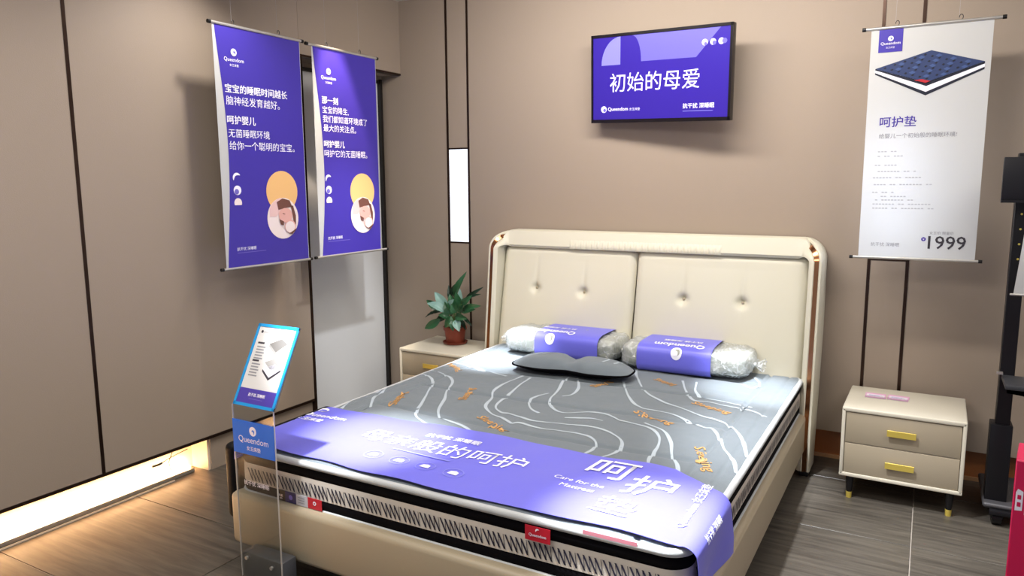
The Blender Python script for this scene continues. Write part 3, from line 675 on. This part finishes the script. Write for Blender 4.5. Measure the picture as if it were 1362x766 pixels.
# zig-zag stitching along the cream band, front and right side
bm = bmesh.new()
def zz(bm, o, d, nrm, L_, steep=1):
    o = Vector(o); d = Vector(d); nrm = Vector(nrm); x = .02; per = .0192
    k = 0
    while x < L_:
        g = k % 4
        P = lambda u, z: o + d*u + Vector((0, 0, z)) + nrm*.0016
        z0, z1 = .384, .434
        for (ua, za, ub, zb, wd) in ((x, z1, x+.024, z0, .0066), (x+.026, z0, x+.021, z1, .0022)):
            if g == 3 and wd < .002: wd = .0008
            bm.faces.new([bm.verts.new(P(ua, za)), bm.verts.new(P(ua+wd, za)), bm.verts.new(P(ub+wd, zb)), bm.verts.new(P(ub, zb))])
        x += per + (.0075 if g == 3 else 0); k += 1
zz(bm, (MX0+.05, MY0-.0005, 0), (1, 0, 0), (0, -1, 0), MX1-MX0-.12)
zz(bm, (MX1+.0005, MY0+.07, 0), (0, 1, 0), (1, 0, 0), 1.95)
tag(obj('zigzag_stitching', bm, M['stitch'], mt, 'raw'), kind='stuff')
# labels sewn on the foot side
def patch(name, x0, x1, z0, z1, m, y=MY0-.006, parent=mt, slope=0):
    bm = bmesh.new(); box(bm, (x0, y-.002, z0), (x1, y, z1), 0); return obj(name, bm, m, parent)
rl = patch('red_label', -1.040, -.952, .444, .492, M['red'], MY0-.012); tag(rl, 'red woven label at the foot side')
ff = planar((-1.040, MY0-.0145, .444), (1, 0, 0), (0, 0, 1), .0004)
text('Queendom', ff, .044, .014, width=.060, m=M['ink'], parent=rl, anchor='c', bold=.02)
moon((.044, .036), .007, ff, M['ink'], rl)
for x0, x1, m_, s in ((-2.135, -2.093, M['dark'], '女王'), (-2.093, -2.035, M['navyl'], None), (-2.035, -1.975, M['whitel'], None), (-1.975, -1.905, M['red'], None)):
    q = patch('care_label', x0, x1, .338, .380, m_, MY0-.006)
    ff = planar((x0, MY0-.0085, .338), (1, 0, 0), (0, 0, 1), .0004)
    if s: text(s, ff, .02, .017, width=.02, m=M['ink'], parent=q, anchor='c', bold=.02); text('床垫', ff, .02, .006, width=.015, m=M['ink'], parent=q, anchor='c')
    elif m_ is M['navyl']: disc('label_emblem', (.03, .022), .010, ff, M['lilac'], q)
    elif m_ is M['red']: disc('label_ring', (.035, .024), .008, ff, M['ink'], q); disc('label_ring', (.035, .024), .004, lifted(ff, 2), M['red'], q)
    else:
        for k in range(3): flat_poly('small_print', [(.010, .010+.01*k), (.044, .010+.01*k), (.044, .013+.01*k), (.010, .013+.01*k)], ff, M['grey_ink'], q)
pk = patch('pink_label', -.845, -.675, .506, .5185, M['pinkt'], MY0-.0085); tag(pk, 'pale pink strip on the top edging')
adopt(mt)

# ================================================================ violet runner over the foot of the bed
RX0, RX1 = -2.395, -.500
FLAT = .5290
def rmap(u, v, k=0):
    """u: metres from the left edge fold, v: world y; goes over the right edge and hangs down"""
    xl = MX0 + .02; L_ = (MX1-.02) - xl; r = .04
    z = FLAT + .0018*math.sin(u*9 + v*13) + .0012*math.sin(u*21 - v*17)
    if u < 0: 
        a = min(-u, .05)/.05*PI/2; x = xl - .03*math.sin(a) - .004; z = FLAT - .03*(1-math.cos(a)) - max(0, -u-.05); n = Vector((-math.sin(a), 0, math.cos(a)))
    elif u <= L_: x = xl + u; n = Vector((0, 0, 1))
    else:
        s = u - L_; ar = r*PI/2
        if s < ar: a = s/r; x = xl + L_ + (r+.006)*math.sin(a); z = FLAT - r*(1-math.cos(a)); n = Vector((math.sin(a), 0, math.cos(a)))
        else: e = s-ar; x = xl + L_ + r + .006 + .012*math.sin(v*14)*min(1, e/.1) ; z = FLAT - r - e; n = Vector((1, 0, 0))
    return Vector((x, v, z)) + n*.0012*k
ru = tag(empty('bed_runner', (-1.45, 2.2, .52)), 'violet printed runner draped across the foot of the mattress', 'cloth')
LW = (MX1-.02) - (MX0+.02)
def rsurf(a, b):
    u = -.10 + (LW + .10 + .215)*a
    yb_ = 2.455 + .04*math.sin(min(1, max(0, u/LW))*PI*1.05)**2 + (.035*math.exp(-((u-1.56)/.15)**2)) - .11*max(0, min(1, (u-1.62)/.22))
    y0 = 1.943 + .004*math.sin(u*17) + .006*math.sin(u*5)
    return rmap(u, y0 + (yb_-y0)*b)
sheet('cloth', rsurf, 240, 26, M['cloth'], ru, th=.0012)
RT = lambda u, v: rmap(u - (MX0+.02), v, 2)
ci = M['clothink']
disc('logo_disc', (-2.345, 2.405), .030, RT, ci, ru, ry=.022); disc('logo_shade', (-2.335, 2.400), .016, lambda u, v: rmap(u-(MX0+.02), v, 3), M['cloth'], ru, ry=.010)
text('Queendom', RT, -2.385, 2.315, width=.235, m=ci, parent=ru, bold=.008)
text('女王床垫', RT, -2.385, 2.265, width=.150, m=ci, parent=ru, bold=.03)
text('母亲般的呵护', RT, -1.965, 2.195, width=.745, m=ci, parent=ru, bold=.0)
text(SP, RT, -1.735, 2.345, width=.255, m=ci, parent=ru, bold=.02)
flat_poly('pale_rule', [(-1.75, 2.158), (-1.49, 2.158), (-1.49, 2.166), (-1.75, 2.166)], RT, M['clothfaint'], ru)
for x in (-1.778, -1.655, -1.537, -1.415):
    bm = bmesh.new(); n = 28
    a = [bm.verts.new(RT(x + .040*math.cos(2*PI*k/n), 2.076 + .036*math.sin(2*PI*k/n))) for k in range(n)]; b = [bm.verts.new(RT(x + .037*math.cos(2*PI*k/n), 2.076 + .033*math.sin(2*PI*k/n))) for k in range(n)]
    for k in range(n): bm.faces.new((a[k], a[(k+1) % n], b[(k+1) % n], b[k]))
    obj('icon_ring', bm, M['clothfaint'], ru, 'raw')
    flat_poly('icon_mark', [(x-.020, 2.064), (x+.020, 2.062), (x+.018, 2.084), (x+.003, 2.092), (x-.016, 2.086)], RT, ci, ru)
text('呵', RT, -1.020, 2.290, width=.160, m=ci, parent=ru, bold=.006, shear=.12)
text('护', RT, -.850, 2.205, width=.160, m=ci, parent=ru, bold=.006, shear=.12)
text('垫', RT, -.885, 2.035, width=.135, m=ci, parent=ru, bold=.0, shear=.12)
text('Care for the', RT, -1.085, 2.205, width=.185, m=ci, parent=ru, shear=.1)
text('Mattress', RT, -1.040, 2.155, width=.125, m=ci, parent=ru, shear=.1)
RV = lambda u, v: rmap(-.572 - v - (MX0+.02), 2.05 + u, 2)
text('Queendom 女王床垫', RV, 0, 0, width=.345, m=ci, parent=ru, bold=.008)
RV2 = lambda u, v: rmap(-.492 - v - (MX0+.02), 2.05 + u, 2)
text(SP, RV2, 0, 0, width=.17, m=ci, parent=ru, bold=.02)
adopt(ru)

# ================================================================ wrapped pillows
def pillow(label, x0, x1, yc, zc, dy, dz, rotz, bandx, marks):
    t = tag(empty('wrapped_pillow', ((x0+x1)/2, yc, zc-dz)), label, 'pillow', 'wrapped pillows at the head of the bed')
    cx = (x0+x1)/2; c_, s_ = math.cos(rotz), math.sin(rotz); L_ = (x1-x0)/2
    def pm(x, a, off=0, nz=0):
        q = abs((x-cx)/L_); q = min(1, q); k = (1 - q**16)**.5 if q < 1 else 0; k = max(.02, k)
        ex = .50
        ca, sa = math.cos(a), math.sin(a)
        y = math.copysign(abs(ca)**ex, ca)*(dy*(.93+.07*k)*max(.35, k) + off); z = math.copysign(abs(sa)**ex, sa)*(dz*k + off)
        if nz:
            m_ = mnoise.noise(Vector((x*16, y*16, z*16)))*nz + (.35-abs(mnoise.noise(Vector((x*42, y*30, z*42)))))*nz*.7; y += m_*ca; z += (max(-.002, m_) if sa > 0 else min(.003, max(0, m_)))*sa
        X = x - cx
        return Vector((cx + X*c_ - y*s_, yc + X*s_ + y*c_, zc + z))
    def loft(name, xa, xb, off, nz, m, th=0, n=60, cap=True):
        bm = bmesh.new(); seg = 56
        R2 = [[bm.verts.new(pm(xa + (xb-xa)*i/n, 2*PI*k/seg, off, nz)) for k in range(seg)] for i in range(n+1)]
        for a, b in zip(R2, R2[1:]):
            for k in range(seg): bm.faces.new((a[k], a[(k+1) % seg], b[(k+1) % seg], b[k]))
        if cap: bm.faces.new(R2[0][::-1]); bm.faces.new(R2[-1])
        return obj(name, bm, m, t, 60)
    loft('pillow_body', x0, x1, 0, 0, M['pillow'])
    loft('plastic_wrap', x0-.010, x1+.010, .006, .016, M['plastic'], n=150)
    sl = loft('printed_sleeve', bandx[0], bandx[1], .019, 0, M['cloth'], cap=False, n=12)
    TAB = []; acc = -dy*.93; pp_ = pm(cx, .02)
    for i in range(3000):
        a = .02 + (2*PI*.62)*i/2999; q_ = pm(cx, a); acc += (q_ - pp_).length; pp_ = q_; TAB.append((a, acc))
    z0_ = min(TAB, key=lambda t_: abs(t_[0]-PI/2))[1]; TAB = [(a, l-z0_) for a, l in TAB]
    def sm(u, v, k=1):   # reads from the head side: u runs to -x, v (up) to -y ; v = 0 at the middle of the top
        # arc position: y offset from the pillow middle
        i = 0
        lo_, hi_ = 0, 2998
        while hi_ - lo_ > 1:
            i = (lo_ + hi_)//2
            if TAB[i][1] < v: lo_ = i
            else: hi_ = i
        t_ = (v - TAB[lo_][1])/max(1e-9, TAB[hi_][1] - TAB[lo_][1]); a = TAB[lo_][0] + (TAB[hi_][0] - TAB[lo_][0])*t_
        return pm(-u + cx, a, .0202 + .0006*k)
    for kind, u, v, wd in marks:
        if kind == 'disc': disc_c('logo_disc', (u, v), wd, sm, M['clothink'], t); disc_c('logo_leaf', (u-.15*wd, v-.1*wd), wd*.5, lambda a, b: sm(a, b, 3), M['pillow'], t, 12); disc_c('logo_leaf', (u+.12*wd, v+.12*wd), wd*.42, lambda a, b: sm(a, b, 4), M['clothink'], t, 12)
        else: text(kind, sm, u, v, width=wd, m=M['clothink'], parent=t, anchor='c', bold=.03)
    # twisted wrap ends
    for xe, sg in (((x0, -1),) if x0 < -2 else ((x1, 1),)):
        bm = bmesh.new(); n = 18
        def ff_(a, b): 
            ang = 2*PI*a; r = .012 + .040*b + .008*math.sin(a*44)*b
            return Vector((xe + sg*(.0 + .045*b), yc + (xe-cx)*s_ + r*math.cos(ang)*1.3, zc - dz*.35 + .01 + r*math.sin(ang)*.6))
        grid(bm, ff_, 44, 4); obj('gathered_wrap_end', bm, M['plastic'], t, 180)
    adopt(t); return t
pillow('plastic-wrapped pillow nearer the potted plant, behind the dark cushion', -2.225, -1.485, 3.955, .600, .155, .062, .0, (-1.985, -1.585), [(SP, .03, .005, .21), ('Queendom', .03, .07, .27), ('disc', .03, .155, .030)])
pillow('plastic-wrapped pillow farther from the potted plant, with a twisted wrap end by the headboard wing', -1.465, -.750, 3.930, .600, .155, .062, .02, (-1.345, -.945), [(SP, .02, .005, .21), ('Queendom', .02, .07, .27), ('disc', .02, .155, .030)])

# ================================================================ grey peanut cushion
cu = tag(empty('sample_cushion', (-1.63, 3.60, .525)), 'small dark grey peanut-shaped cushion lying before the pillows', 'cushion')
def cushf(top_):
    def f(a, b):
        th = 2*PI*a; Lx = .335; cx_, cy_ = -1.625, 3.535
        x = Lx*math.copysign(abs(math.cos(th))**.75, math.cos(th)); w_ = .125 - .035*math.exp(-(x/.08)**2); 
        px = x*b; wy = w_*abs(math.sin(th))**.50*math.copysign(1, math.sin(th))
        py = wy*b
        hgt = (1-b**5)
        z = .564 + (.056*hgt*(1-.45*math.exp(-(px/.045)**2)) if top_ else -.033*hgt)
        rot = .055
        return Vector((cx_ + px*math.cos(rot) - py*math.sin(rot), cy_ + px*math.sin(rot) + py*math.cos(rot), z))
    return f
sheet('top_cover', cushf(True), 72, 16, M['ticking'], cu); sheet('bottom_cover', cushf(False), 72, 8, M['blackf'], cu)
bm = bmesh.new(); P = [cushf(True)(k/60, 1.0) + Vector((0, 0, -.001)) for k in range(61)]; tube(bm, P, .005, 8, False); obj('black_piping', bm, M['blackf'], cu, 180)
for pts in (((-1.80, 3.590), (-1.83, 3.5200), (-1.84, 3.510)), ((-1.72, 3.5800), (-1.77, 3.580), (-1.80, 3.520)), ((-1.46, 3.5900), (-1.43, 3.580), (-1.44, 3.510)), ((-1.35, 3.5800), (-1.37, 3.590), (-1.385, 3.530))):
    sp = smooth_path(pts, 6); bm = bmesh.new(); prev = None
    for i, p in enumerate(sp):
        d = (sp[min(i+1, len(sp)-1)] - sp[max(i-1, 0)]).normalized(); s = Vector((-d.y, d.x, 0))*.005; v = []
        for q in (p+s, p-s):
            dx = (q.x+1.625); dy = q.y-3.535; px = dx*math.cos(.055)+dy*math.sin(.055); py = -dx*math.sin(.055)+dy*math.cos(.055)
            b_ = 0
            for it in range(40):
                b_ = it/39; 
                x_ = px/max(b_, 1e-3)
                if abs(x_) < .335:
                    w_ = (.125 - .035*math.exp(-(x_/.08)**2))*(1-(x_/.335)**2)**.25
                    if abs(py) <= w_*b_: break
            v.append(bm.verts.new((q.x, q.y, .564 + .056*(1-b_**5)*(1-.45*math.exp(-(px/.045)**2)) + .002)))
        if prev: bm.faces.new((prev[0], prev[1], v[1], v[0]))
        prev = v
    obj('woven_line', bm, M['line'], cu, 'raw')
adopt(cu)
# ================================================================ nightstands
def nightstand_parts(root):
    W, D, z0, z1, f = .52, .44, .115, .462, .0165
    bm = bmesh.new()
    box(bm, (-W/2, -D/2, z1-.022), (W/2, D/2, z1), .006, 3); box(bm, (-W/2, -D/2, z0), (W/2, D/2, z0+.018), .004, 2)
    box(bm, (-W/2, -D/2, z0+.006), (-W/2+f, D/2, z1-.006), .005, 2); box(bm, (W/2-f, -D/2, z0+.006), (W/2, D/2, z1-.006), .005, 2)
    box(bm, (-W/2+f, D/2-.02, z0+.01), (W/2-f, D/2-.005, z1-.02))
    obj('body', bm, M['cabinet'], root, 40)
    for zb, zt in ((.134, .283), (.287, .438)):
        bm = bmesh.new(); box(bm, (-W/2+f+.002, -D/2+.005, zb), (W/2-f-.002, D/2-.04, zt), .003, 2); d = obj('drawer', bm, M['drawer'], root, 40)
        zc = (zb+zt)/2 - .004 + (.005 if zb > .2 else 0)
        bm = bmesh.new(); box(bm, (-.061, -D/2-.013, zc-.015), (.061, -D/2-.007, zc+.015), .001, 1); box(bm, (-.05, -D/2-.008, zc-.008), (-.04, -D/2+.006, zc+.008)); box(bm, (.04, -D/2-.008, zc-.008), (.05, -D/2+.006, zc+.008))
        obj('handle', bm, M['brass'], d)
    bx('divider', (-W/2+f, -D/2+.012, .282), (W/2-f, -D/2+.03, .288), M['cabinet'], root)
    for x in (-.212, .212):
        for y in (-.19, .16):
            bm = bmesh.new(); lathe(bm, [(.013, .03), (.020, z0+.002)], (x, y, 0), 16); l = obj('leg', bm, M['dark'], root, 40)
            bm = bmesh.new(); lathe(bm, [(.0125, 0), (.0138, .031)], (x, y, 0), 16); obj('ferrule', bm, M['brass'], l, 40)
def copy_tree(o, parent=None):
    c = o.copy(); COL.objects.link(c); c.parent = parent
    for ch in list(o.children): copy_tree(ch, c)
    return c
n1 = tag(empty('nightstand'), 'cream two-drawer nightstand with pink price cards, right of the bed', 'nightstand', 'cream nightstands beside the bed')
nightstand_parts(n1)
n2 = copy_tree(n1); n1.location = (-.046, 4.022, 0); n1.rotation_euler.z = -.012
n2.location = (-2.770, 4.052, 0); n2['label'] = 'cream nightstand under the potted plant, half hidden by the mattress'

# price cards on the right nightstand
def card(label, x, y, rz):
    t = tag(empty('price_card', (x, y, .462)), label, 'card', 'pink price cards on the nightstand')
    mt_ = Matrix.Translation((x, y, .462)) @ Matrix.Rotation(rz, 4, 'Z')
    bx('holder', (-.047, -.040, .0), (.047, .040, .004), M['pink'], t, 0, 1, mt_)
    bx('paper', (-.041, -.028, .0042), (.041, .028, .0048), M['cardw'], t, 0, 1, mt_)
    bx('pink_header', (-.041, .016, .0049), (.041, .028, .0053), M['pink'], t, 0, 1, mt_)
    bx('print_line', (-.030, -.004, .0049), (.028, -.001, .0052), M['lilac'], t, 0, 1, mt_)
    bx('print_line', (-.030, -.016, .0049), (.018, -.013, .0052), M['lilac'], t, 0, 1, mt_)
    bx('clear_stand', (-.047, -.050, 0), (.047, -.046, .012), M['acrylic'], t, 0, 1, mt_)
    adopt(t)
card('pink-rimmed price card nearer the bed on the nightstand', -.180, 4.075, .02)
card('pink-rimmed price card farther from the bed, with the brighter pink header', -.078, 4.080, -.06)

# ================================================================ potted plant
PC = Vector((-2.772, 4.120, .462))
pl = tag(empty('potted_plant', tuple(PC)), 'leafy green plant in a terracotta pot on the left nightstand', 'plant')
bm = bmesh.new(); lathe(bm, [(.058, .004), (.062, .012), (.073, .095), (.080, .097), (.081, .118), (.072, .118), (.070, .098)], PC, 32); pt = obj('pot', bm, M['pot'], pl, 40)
bm = bmesh.new(); lathe(bm, [(.060, 0), (.080, .004), (.086, .016), (.082, .016), (.076, .008)], PC, 32); obj('saucer', bm, M['pot'], pl, 40)
bm = bmesh.new(); lathe(bm, [(.0698, .085), (.066, .101), (.02, .105)], PC, 24); obj('soil', bm, M['soil'], pt, 60)
def px(x, y, Y):
    """point of the picture ray through pixel (x,y) at depth Y"""
    d = MR @ Vector(((x-681)/F_PX, -(y-383)/F_PX, -1)); return Vector((0, 0, H)) + d*(Y/d.y)
def leaf(base, tip, wd, m, droop=.0, twist=0.0, stem0=None):
    base = Vector(base); tip = Vector(tip); d = tip - base; L_ = d.length; d.normalize()
    view = Vector((.35, -.85, .40)).normalized()
    s = d.cross(view).normalized(); n = s.cross(d).normalized()
    s, n = s*math.cos(twist) + n*math.sin(twist), n*math.cos(twist) - s*math.sin(twist)
    def f(a, b):
        w_ = wd*(math.sin(PI*min(1, b**.85))**.8)*(1-.15*b) if 0 < b < 1 else .0005
        u = (a-.5)*2; bend = n*(-.18*L_*droop*(b-.0)**2 + .10*L_*math.sin(PI*b)) + n*abs(u)*w_*.30 + n*.0025*math.sin(b*34)*abs(u)
        return base + d*L_*b + s*u*w_/2*1.0 + bend
    bm = bmesh.new(); grid(bm, f, 6, 14); lf = obj('leaf', bm, m, pl, 180)
    s0 = Vector(stem0) if stem0 is not None else PC + Vector(((base.x-PC.x)*.12, (base.y-PC.y)*.12, .10))
    mid = s0.lerp(base, .55) + Vector((0, 0, .03))
    bm = bmesh.new(); tube(bm, [s0, s0.lerp(mid, .5) + Vector((0, 0, .012)), mid, base], [.0028, .0025, .0022, .0016], 6); obj('stem', bm, M['stem'], lf, 180)
    return lf
LV = [((604, 395), (619, 362), 4.12, .036, 'leaf'), ((600, 402), (612, 370), 4.16, .040, 'leaf2'), ((594, 412), (578, 388), 4.06, .055, 'leaf3'), ((592, 416), (568, 402), 4.00, .052, 'leaf3'), ((588, 412), (566, 399), 4.08, .045, 'leaf'), ((586, 424), (565, 437), 4.02, .045, 'leaf'),
      ((590, 414), (564, 421), 4.12, .022, 'leaf2'), ((620, 397), (640, 383), 4.10, .024, 'leaf2'), ((620, 402), (640, 391), 4.04, .022, 'leaf2'), ((616, 414), (638, 406), 4.04, .040, 'leaf'), ((614, 404), (626, 394), 4.00, .036, 'leaf'),
      ((607, 425), (611, 441), 3.98, .046, 'leaf3'), ((600, 420), (592, 436), 3.99, .045, 'leaf'), ((604, 414), (598, 392), 4.0, .050, 'leaf'), ((608, 412), (606, 388), 4.06, .050, 'leaf'), ((611, 416), (618, 396), 4.03, .044, 'leaf'), ((602, 418), (590, 402), 4.02, .046, 'leaf'),
      ((606, 420), (622, 424), 4.0, .042, 'leaf'), ((598, 424), (583, 418), 4.0, .044, 'leaf'), ((605, 404), (595, 380), 4.16, .036, 'leaf2'), ((612, 420), (628, 434), 4.06, .022, 'leaf2'), ((609, 408), (612, 385), 4.10, .04, 'leaf3'), ((603, 426), (602, 440), 3.97, .034, 'leaf'),
      ((600, 410), (604, 398), 3.98, .04, 'leaf3'), ((596, 420), (578, 428), 4.06, .036, 'leaf2'), ((613, 412), (630, 412), 4.14, .036, 'leaf'), ((607, 416), (600, 404), 3.96, .045, 'leaf'), ((610, 426), (620, 438), 4.10, .03, 'leaf2')]
for i, (a, b, Y, wd, m_) in enumerate(LV):
    leaf(px(*a, Y + .02), px(*b, Y - .01), wd*1.3, M[m_], droop=.5 + .5*math.sin(i*2.1), twist=.5*math.sin(i*1.7))
adopt(pl)

# ================================================================ acrylic menu stand
ms = tag(empty('menu_stand', (-2.10, 1.84, 0)), 'clear acrylic sign stand with tilted blue-framed leaflet at the bed foot', 'sign')
YS = 1.800
bm = bmesh.new(); box(bm, (-2.214, YS, .035), (-1.998, YS+.004, .742), 0); up_ = obj('upright', bm, M['acrylic'], ms)
for x in (-2.214, -2.000): bx('polished_edge', (x, YS-.0005, .06), (x+.0025, YS+.0045, .742), M['acryl_edge'], up_)
bx('base', (-2.21, YS+.005, 0), (-2.0, YS+.075, .160), mat('base_grey', '55565a', .3), ms, .004)
bx('foot_plate', (-2.23, YS-.05, 0), (-1.98, YS+.16, .006), M['acrylic'], ms)
for x, z in ((-2.184, .140), (-2.052, .132)):
    rod('screw', [(x, YS-.003, z), (x, YS+.006, z)], .007, M['alu'], ms, 16)
bc = bx('blue_card', (-2.213, YS-.003, .560), (-1.999, YS-.0012, .688), M['bluec'], ms); bc['label'] = 'bright blue card on the clear upright'
fc = planar((-2.213, YS-.003, .560), (1, 0, 0), (0, 0, 1), .0005)
logo((.107, .093), .018, fc, M['ink'], M['bluec'], bc)
text('Queendom', fc, .107, .042, width=.155, m=M['ink'], parent=bc, anchor='c'); text('女王床垫', fc, .107, .017, width=.072, m=M['ink'], parent=bc, anchor='c', bold=.01)
ff = planar((-2.213, YS-.0022, .470), (1, 0, 0), (0, 0, 1), .0005); text(SP, ff, .045, -.03, width=.13, m=M['ink'], parent=up_)
# tilted leaflet
T0 = Vector((-2.203, YS - .004, .746)); TU = Vector((0, .145, .278)).normalized(); TL = .3135; TW = .210
TN = Vector((1, 0, 0)).cross(TU)
TMx = Matrix.Translation(T0) @ Matrix(((1, 0, TN.x), (0, TU.y, TN.y), (0, TU.z, TN.z))).to_4x4() if False else Matrix.Translation(T0) @ Matrix(((1, TU.x, TN.x), (0, TU.y, TN.y), (0, TU.z, TN.z))).to_4x4()
bx('backing', (0, 0, -.006), (TW+.004, TL, -.003), M['acrylic'], ms, 0, 1, TMx)
pp = bx('leaflet', (.004, .004, -.003), (TW-.004, TL-.004, -.0012), M['menupaper'], ms, 0, 1, TMx)
fr_ = bmesh.new()
for a, b in (((0, 0, -.003), (TW, .011, .001)), ((0, TL-.011, -.003), (TW, TL, .001)), ((0, 0, -.003), (.011, TL, .001)), ((TW-.011, 0, -.003), (TW, TL, .001))): box(fr_, a, b, 0, 1, TMx)
obj('frame', fr_, M['bluef'], ms)
fm = lambda u, v, k=1: TMx @ Vector((u, v, -.0012 + .0005*k))
flat_poly('purple_footer', R_(.011, .011, TW-.011, .066), fm, M['menup'], pp)
text(SP, lifted(fm, 2), .105, .038, width=.085, m=M['ink'], parent=pp, anchor='c', bold=.03); flat_poly('thin_rule', R_(.07, .028, .14, .030), lifted(fm, 2), M['lilac'], pp)
disc('logo_disc', (.030, .283), .006, fm, M['dark_ink'], pp, n=14); text('Queendom', fm, .040, .279, width=.035, m=M['grey_ink'], parent=pp)
for y, n_ in ((.236, 1), (.222, 5), (.168, 1), (.156, 5)):
    for k in range(n_): flat_poly('small_print', R_(.026 + (.002 if n_ > 1 else 0), y - k*.011, .026 + (.034 if n_ == 1 else .046 - .005*(k % 2)), y - k*.011 + (.007 if n_ == 1 else .005)), fm, M['dark_ink'] if n_ == 1 else M['grey_ink'], pp)
def slab(cx, cy, s, m1, m2):
    A_, B_, C2, D_ = (cx-.045*s, cy+.004*s), (cx+.012*s, cy+.030*s), (cx+.05*s, cy+.012*s), (cx+.0, cy-.026*s)
    flat_poly('picture_side', [(A_[0], A_[1]-.009), (D_[0], D_[1]-.011), (C2[0], C2[1]-.009), C2, D_, A_], fm, m2, pp); flat_poly('picture_top', [A_, D_, C2, B_], lifted(fm, 2), m1, pp)
slab(.130, .236, .95, M['mgrey'], M['mgrey2']); slab(.135, .165, .95, M['mgrey2'], M['ink']); slab(.135, .140, .95, M['ink'], M['dark_ink'])
adopt(ms)

# ================================================================ black padded board at the bed's far side
bm = bmesh.new(); box(bm, (-2.515, 1.985, .150), (-2.455, 2.60, .480), .026, 5)
tag(obj('padded_board', bm, mat('black_leather', '0c0b0e', .6, spec=.2), None, 60), 'black padded board standing against the far side of the bed', 'board')

# ================================================================ screen trolley on the right
tc_ = tag(empty('display_trolley', (.45, 4.0, 0)), 'black wheeled screen trolley with drilled column, right of the nightstand', 'trolley')
bm = bmesh.new(); box(bm, (.318, 3.86, .10), (.374, 3.92, 1.66), .003, 1); colm = obj('column', bm, M['blackm'], tc_, 40)
bx('lower_sleeve', (.300, 3.845, .09), (.385, 3.935, .46), M['blackm'], tc_, .004)
pt = bx('mounting_plate', (.262, 3.80, 1.455), (.58, 3.83, 1.642), M['blackm'], tc_, .003)
for x, z in ((.368, 1.60), (.358, 1.50), (.50, 1.60), (.50, 1.50)): rod('bolt', [(x, 3.792, z), (x, 3.802, z)], .011, M['alu'], pt, 14)
bx('plate_lip', (.262, 3.785, 1.450), (.58, 3.83, 1.460), M['blackm'], pt)
for z in (1.40, 1.335, 1.27, 1.205): rod('drilled_hole', [(.346, 3.857, z), (.346, 3.861, z)], .0045, M['brass'], colm, 10)
bx('shelf', (.325, 3.66, .668), (.86, 3.86, .688), M['shelfm'], tc_, .004)
bm = bmesh.new(); bm.faces.new([bm.verts.new(p) for p in ((.345, 3.80, .67), (.345, 3.80, .62), (.52, 3.80, .60), (.60, 3.80, .67))])
bmesh.ops.solidify(bm, geom=bm.faces[:], thickness=.01); obj('shelf_bracket', bm, M['shelfm'], tc_)
bx('shelf_clip', (.302, 3.80, .700), (.325, 3.82, .710), M['alu'], tc_)
bm = bmesh.new(); box(bm, (.292, 3.80, .080), (1.0, 4.20, .105), .012, 3); obj('base_plate', bm, M['basem'], tc_, 60)
bx('base_arm', (.318, 3.78, .06), (.41, 4.12, .082), M['blackm'], tc_, .004)
for x, y in ((.352, 3.835), (.352, 4.17), (.95, 3.835), (.95, 4.17)):
    bm = bmesh.new(); tube(bm, [(x-.018, y, .032), (x+.018, y, .032)], .032, 20); cs = obj('caster', bm, M['dark'], tc_, 50)
    bx('caster_fork', (x-.024, y-.022, .03), (x+.024, y+.010, .066), M['blackm'], cs, .006)
adopt(tc_)
# pale sheet hanging from the trolley
ws = tag(empty('paper_poster', (.52, 3.66, 1.25)), 'white paper poster hanging beside the black trolley column', 'poster')
fw = curl((.355, 3.70, 1.47), (1, -.02, 0), .40, .40, .02)
sheet('sheet', lambda a, b: fw(a*.40 - .028*b, -b*.40), 6, 14, M['paper'], ws)
rod('top_rod', [(.34, 3.70, 1.475), (.76, 3.692, 1.475)], .006, M['alu'], ws); rod('bottom_rod', [(.315, 3.70, 1.070), (.74, 3.692, 1.070)], .005, M['alu'], ws)
adopt(ws)

# ================================================================ magenta display board, lower right
pb = tag(empty('display_board', (.43, 2.32, 0)), 'magenta display board with white lettering in the lower right corner', 'board')
mb = Matrix.Translation((.238, 2.25, 0)) @ Matrix.Rotation(-.12, 4, 'Z')
bd = bx('board', (0, 0, 0), (.45, .16, .825), M['magenta'], pb, .003, 1, mb)
fp = lambda u, v, k=1: mb @ Vector((u, -.0008*k, v))
flat_poly('white_mark', [(.006, .688), (.022, .690), (.022, .742), (.010, .748), (.006, .738)], fp, M['ink'], bd)
for a in (.010,):
    flat_poly('white_mark_gap', [(a, .700), (a+.008, .700), (a+.008, .712), (a, .712)], lifted(fp, 2), M['magenta'], bd)
    flat_poly('white_mark_gap', [(a, .720), (a+.008, .720), (a+.008, .732), (a, .732)], lifted(fp, 2), M['magenta'], bd)
flat_poly('white_mark', [(.027, .680), (.030, .680), (.030, .700), (.027, .700)], fp, M['ink'], bd)
flat_poly('white_mark', [(.030, .690), (.036, .690), (.036, .680), (.039, .680), (.039, .694), (.030, .694)], fp, M['ink'], bd)
adopt(pb)
for o_ in S.objects:
    if o_.parent is None and o_.get('kind') is None and o_.get('label') is None and o_.type == 'MESH': print('untagged', o_.name)
